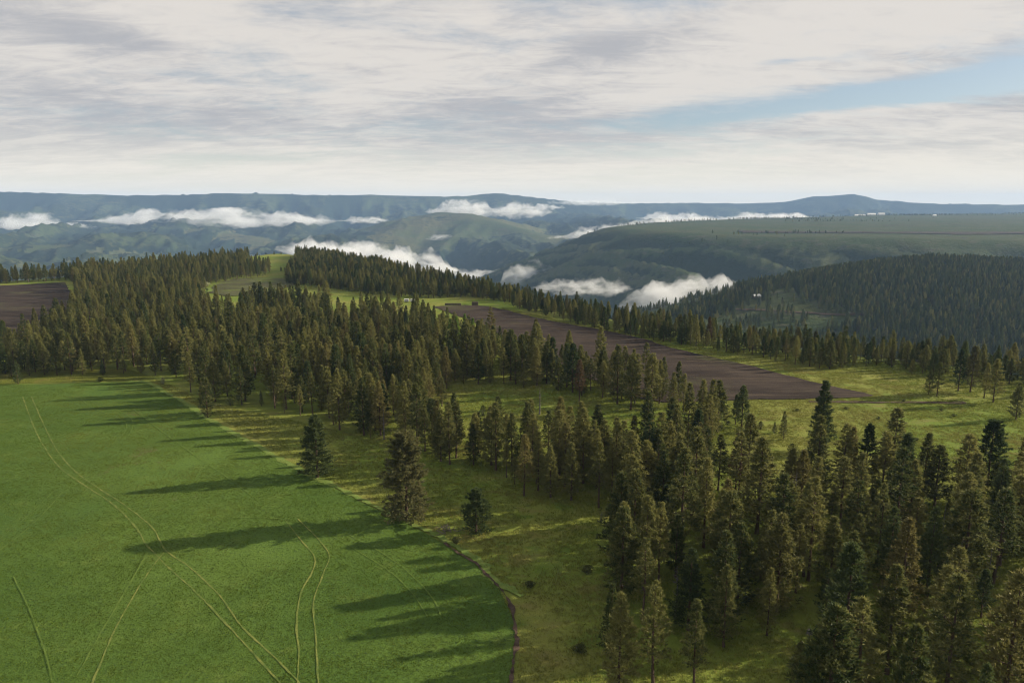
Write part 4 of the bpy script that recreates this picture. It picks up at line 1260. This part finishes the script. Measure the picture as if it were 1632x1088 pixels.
# brush heap beside the small egg-shaped pine
p = gp(708, 846)
e = link('brush_heap', None, loc=(p[0], p[1], tz(*p)), label='brown heap of dead branches beside the small egg-shaped pine', cat='brush')
rr = random.Random(4)
for k in range(26):
    a = rr.uniform(0, 6.28); x0, y0 = rr.gauss(0, 1.1), rr.gauss(0, 0.7); ln = rr.uniform(0.8, 1.9)
    z0_ = rr.uniform(0.05, 0.9)
    link('branch', MB().tube([(x0, y0, z0_), (x0 + math.cos(a) * ln * .5, y0 + math.sin(a) * ln * .5, z0_ + rr.uniform(-.05, .3)), (x0 + math.cos(a) * ln, y0 + math.sin(a) * ln, max(0.05, z0_ + rr.uniform(-.3, .4)))],
                             [0.10, 0.07, 0.03], 5).mesh('branch', M['wood']), e)

# heap of white boards and rusty sheet near the near-wood clearing
p = gp(1217, 749)
e = link('scrap_heap', None, loc=(p[0], p[1], tz(*p)), label='heap of white boards on rusty scrap in the clearing above the wood', cat='scrap')
link('rusty_sheet', MB().box((-0.9, 0.2, 0.35), (1.8, 1.5, 0.7), 0.3, 0.8).mesh('rusty_sheet', M['scrap']), e)
link('timber', MB().box((1.0, -0.3, 0.25), (1.7, 0.9, 0.5), -0.2, 0.9).mesh('timber', M['wood']), e)
for k, (x0, y0, z0_, a) in enumerate(((-0.7, -0.5, 0.8, 0.5), (0.1, -0.2, 0.95, 0.3), (0.6, 0.3, 1.0, 0.6), (0.2, -0.9, 0.5, 0.2), (0.9, -0.4, 0.7, -0.3))):
    b = link('board', MB().box((0, 0, 0), (1.0, 0.45, 0.16), 0, 0.95).mesh('board', M['white']), e, (x0, y0, z0_))
    b.rotation_euler = (0.5, 0.25 * (k % 3 - 1), a)

# fallen log on the glade, stump
p = gp(1290, 1010)
lg = link('stump', MB().tube([(0, 0, -0.2), (0, 0, 0.3), (0.05, 0, 0.75)], [0.55, 0.42, 0.36], 10).mesh('stump', M['greybark']), loc=(p[0], p[1], tz(*p)), label='pale cut stump in the sunny glade', cat='stump')

# stacks of old straw at the head of the ploughed wedge
for (u, v, wm, lab) in ((722, 486, 12.0, 'long low stack of dark straw bales by the ploughed wedge'), (757, 486.5, 4.6, 'short dark stack of straw bales near the long low stack')):
    p = gp(u, v)
    e = link('bale_stack', None, loc=(p[0], p[1], tz(*p)), label=lab, cat='bale stack')
    nb = int(wm / 2.2); rows = 1 if wm > 6 else 2
    for k in range(nb):
        for r_ in range(rows):
            link('bale', MB().box((0, 0, 0), (2.1, 1.6, 1.2), 0, 0.97).mesh('bale', M['straw']), e, ((k - nb / 2 + .5) * 2.16, rr.uniform(-.1, .1), 0.6 + r_ * 1.19))


def trailer(u, v, label, rz):
    p = gp(u, v)
    e = link('stock_trailer', None, loc=(p[0], p[1], tz(*p)), label=label, cat='trailer', group='white trailers by the ridge belt')
    e.rotation_euler = (0, 0, rz)
    bd = link('body', MB().box((0, 0, 1.25), (3.4, 1.8, 1.6), 0, 0.96).mesh('body', M['white']), e)
    link('window', MB().box((0, -0.90, 1.5), (2.4, 0.06, 0.35)).mesh('window', M['glass']), bd)
    link('drawbar', MB().tube([(1.6, 0, 0.5), (2.9, 0, 0.45)], 0.06, 6).mesh('drawbar', M['scrap']), e)
    for sx in (-0.5, 0.45):
        for sy in (-0.95, 0.95):
            link('wheel', MB().tube([(sx, sy - 0.1, 0.36), (sx, sy + 0.1, 0.36)], 0.36, 14).mesh('wheel', M['tyre']), e)


trailer(648, 481, 'white boxy stock trailer parked on meadow under the ridge belt', 0.1)
trailer(658, 481.5, 'white boxy stock trailer parked on meadow under the ridge belt', -0.2)


def house(name, x, y, L_, Wd, Hw, rz, label, wallm, roofm, nwin=3):
    e = link(name, None, loc=(x, y, tz(x, y) - 0.2), label=label, cat='building')
    e.rotation_euler = (0, 0, rz)
    pk = Hw + Wd * 0.32
    link('wall', MB().prism([(-Wd / 2, 0), (Wd / 2, 0), (Wd / 2, Hw), (0, pk - 0.05), (-Wd / 2, Hw)], -L_ / 2, L_ / 2).mesh('wall', M[wallm]), e)
    rf = MB()
    ov = 0.5
    for s in (-1, 1):
        prof = [(0, pk + 0.02), (s * (Wd / 2 + ov), Hw - ov * 0.64 + 0.02), (s * (Wd / 2 + ov), Hw - ov * 0.64 + 0.22), (0, pk + 0.24)]
        rf.prism(prof if s < 0 else prof[::-1], -L_ / 2 - ov, L_ / 2 + ov)
    link('roof', rf.mesh('roof', M[roofm]), e)
    for k in range(nwin):
        xx = (k - (nwin - 1) / 2) * L_ / (nwin + .6)
        w = link('window', MB().box((xx, -Wd / 2 - 0.03, Hw * 0.55), (1.2, 0.12, 1.2)).mesh('window', M['white']), e)
        link('pane', MB().box((xx, -Wd / 2 - 0.10, Hw * 0.55), (1.0, 0.05, 1.0)).mesh('pane', M['glass']), w)
    link('door', MB().box((L_ / 2 + 0.04, 0, 1.1), (0.1, 1.1, 2.1)).mesh('door', M['wood']), e)


def on_hill(u, v, y0, y1):
    """march the view ray until it meets the far terrain"""
    ys = np.linspace(y0, y1, 400)
    d = ray(u, v)
    X = d[0] / d[1] * ys; Z = CAMZ + d[2] / d[1] * ys
    T = terrain(X, ys)
    k = np.argmax(T >= Z)
    return X[k], ys[k]


hx, hy = on_hill(1205, 474, 900, 1500)
house('farmhouse', hx, hy, 13, 8, 3.2, 0.3, 'small farmhouse with pale metal roof on the dark timbered hillside', 'wall', 'roof')
for (u, v, d, L_, lab, rz) in ((1370, 347, 5200, 75, 'long white farm shed first in the row on the mesa top', 0.0), (1388, 347, 5200, 60, 'white farm shed in the middle of the row on the mesa top', 0.1), (1404, 347, 5250, 45, 'shortest white farm shed ending the row on the mesa top', 0.0),
                               (1489, 347, 5000, 24, 'small white house on the mesa top beside a dark tree line', 0.2)):
    q = px_at(u, v, d)
    house('farm_shed' if L_ > 30 else 'farmhouse', q[0], q[1], L_, 22 if L_ > 30 else 14, 9 if L_ > 30 else 7, rz, lab, 'white', 'white', 5)

# haul road and red scar across the hillside
ROADP = [on_hill(u, v, 700, 1500) for u, v in ((1150, 492), (1200, 494), (1260, 498), (1330, 502), (1380, 503), (1430, 506))]
ribbon('road', ROADP, 7.0, M['dirt'], 1.2, 'faint haul road crossing the dark timbered hillside', 'road', 0.3, 2, 6.0)
SC1 = [on_hill(u, v, 700, 1500) for u, v in ((1350, 503), (1385, 503.5), (1412, 505))]
ribbon('dirt_bank', SC1, 7.0, M['redsoil'], 1.8, 'red earth scar beside the haul road on the hillside', 'bank', 0.5, 2, 4.0)


STRIP = [on_hill(u, v, 2300, 5200) for u, v in ((1180, 370), (1240, 370.5), (1320, 371), (1400, 371.5), (1480, 372), (1560, 372), (1700, 372))]
ribbon('ploughed_strip', STRIP, 130.0, M['plough'], 2.5, 'thin brown ploughed strip along the mesa top', 'field', 0.35, 2, 40.0, 9)


# ------------------------------------------------------------------ fog lying in the canyon
def fog(center, length, depth, thick, ang, seed, label, density, lobes=1.0, tilt=0.0, fade=1.0, bottom=0.4, group='fog banks in the canyon', tiltd=0.0):
    n, m = 170, 56
    a = np.linspace(-1.08, 1.08, n); b = np.linspace(-1.08, 1.08, m)
    A, B = np.meshgrid(a, b, indexing='ij')
    X = A * length / 2; Y = B * depth / 2
    n1 = fbm(X + seed * 971, Y, thick * 2.4, 5, seed, 0.65)
    n2 = 1 - np.abs(fbm(X + seed * 311, Y + 77, thick * 1.0, 4, seed + 9, 0.6)) * 1.6
    foot = 1 - (A ** 2) ** 1.0 - B ** 2 + 1.05 * lobes * n1
    foot = np.clip(foot, 0, None)
    th = np.minimum(foot, 1.0) ** 1.1 * (0.45 + 0.6 * n2 * lobes + 0.5 * n1)
    th = np.where(foot <= 0, 0, np.clip(th, 0.0, None))
    th[0, :] = th[-1, :] = 0; th[:, 0] = th[:, -1] = 0
    zb = tilt * X + tiltd * Y
    top = zb + th * thick * (1 - bottom)
    bot = zb - th * thick * bottom
    idx = np.arange(n * m).reshape(n, m)
    vt = np.column_stack([X.ravel(), Y.ravel(), top.ravel()]); vb_ = np.column_stack([X.ravel(), Y.ravel(), bot.ravel()])
    bi = np.where(th > 1e-4, idx + n * m, idx)
    act = (th[:-1, :-1] > 1e-4) | (th[1:, :-1] > 1e-4) | (th[:-1, 1:] > 1e-4) | (th[1:, 1:] > 1e-4)
    q = np.stack([idx[:-1, :-1], idx[1:, :-1], idx[1:, 1:], idx[:-1, 1:]], -1)[act]
    qb = np.stack([bi[:-1, :-1], bi[:-1, 1:], bi[1:, 1:], bi[1:, :-1]], -1)[act]
    V = np.vstack([vt, vb_]); Fq = np.vstack([q, qb])
    Ft = np.vstack([Fq[:, [0, 1, 2]], Fq[:, [0, 2, 3]]])
    ok = (Ft[:, 0] != Ft[:, 1]) & (Ft[:, 1] != Ft[:, 2]) & (Ft[:, 0] != Ft[:, 2])
    Ft = Ft[ok]
    used, inv = np.unique(Ft, return_inverse=True)
    me = mesh_np('fog_bank', V[used], inv.reshape(-1, 3), [mat_fog('fog', density, 1.0 / (thick * 1.1))], False)
    o = link('fog_bank', me, loc=tuple(center), label=label, cat='fog', group=None)
    o.rotation_euler = (0, 0, ang)


def fog_px(u, v, d, wpx, hpx, depth, seed, label, od=3.0, **k):
    c = px_at(u, v, d)
    sc_ = math.hypot(c[0], c[1]) / F * math.cos(math.atan2(c[0], c[1]))
    th_ = hpx * sc_
    ang = k.pop('ang', 0.0)
    fog(c, wpx * sc_, depth, th_ * 1.15, ang, seed, label, od / (0.6 * depth), **k)


fog_px(345, 352, 6900, 400, 26, 900, 1, 'longest white fog streak along the foot of the blue mountain wall', 4.0)
fog_px(45, 360, 6900, 130, 20, 500, 2, 'ragged small fog puffs near the end of the mountain wall', 3.0, lobes=1.6)
fog_px(590, 414, 3600, 290, 34, 500, 3, 'billowing white fog bank behind the pines of the knoll', 4.0, lobes=1.3, tilt=-0.12)
fog_px(770, 443, 3500, 230, 16, 350, 4, 'thin fog sheet low in the canyon behind the ridge belt', 2.0, lobes=1.2, tilt=-0.03)
fog_px(765, 338, 7000, 210, 22, 500, 5, 'bright fog cap over the round grassy spur', 3.5, lobes=1.3)
fog_px(708, 381, 5600, 60, 9, 200, 6, 'small faint fog wisp on the face of the grassy spur', 1.2, lobes=1.2)
fog_px(940, 324, 10600, 140, 7, 600, 7, 'thin fog line lying on the crest of the mountain wall', 2.0, lobes=1.3)
fog_px(1075, 348, 8000, 110, 11, 400, 8, 'small bright fog bar beyond the mesa rim', 3.0, lobes=1.4)
fog_px(1010, 364, 4600, 260, 16, 400, 9, 'sloping white fog ribbon behind the mesa shoulder', 3.0, lobes=1.2, tilt=0.12)
fog_px(1230, 352, 6400, 240, 17, 500, 10, 'low white fog bar behind the tree-lined mesa top', 4.0)
fog_px(1078, 472, 1900, 180, 44, 240, 11, 'white fog wedge filling the side canyon below the mesa', 3.2, lobes=1.1, tilt=0.2)
fog_px(925, 460, 2150, 170, 18, 200, 12, 'thin fog trail at the foot of the mesa slope', 1.6, lobes=1.4)
fog_px(840, 440, 2900, 80, 24, 200, 13, 'faint fog plume climbing the mesa nose', 1.2, lobes=1.5, tilt=0.25)
fog_px(585, 352, 6900, 70, 8, 220, 14, 'tiny fog puff beyond the end of the longest streak', 2.2, lobes=1.3)
fog_px(870, 331, 8200, 60, 7, 220, 15, 'tiny fog shred high on the gullied mountain face', 2.0, lobes=1.4)
fog_px(112, 362, 6700, 70, 8, 220, 16, 'thin fog shred beside the ragged small puffs', 2.0, lobes=1.5)

# ------------------------------------------------------------------ the air
hz = Mat('air_haze')
v_ = hz.n('ShaderNodeVolumePrincipled')
v_.inputs['Color'].default_value = (0.40, 0.62, 1.0, 1)
v_.inputs['Density'].default_value = 4.5e-5
v_.inputs['Anisotropy'].default_value = 0.0
hz.l(v_.outputs[0], hz.out.inputs['Volume'])
link('haze', MB().box((0, 0, -110), (30400, 30400, 820)).mesh('haze', hz.m), label='thin blue morning haze filling the air over the land', cat='haze', kind='stuff')
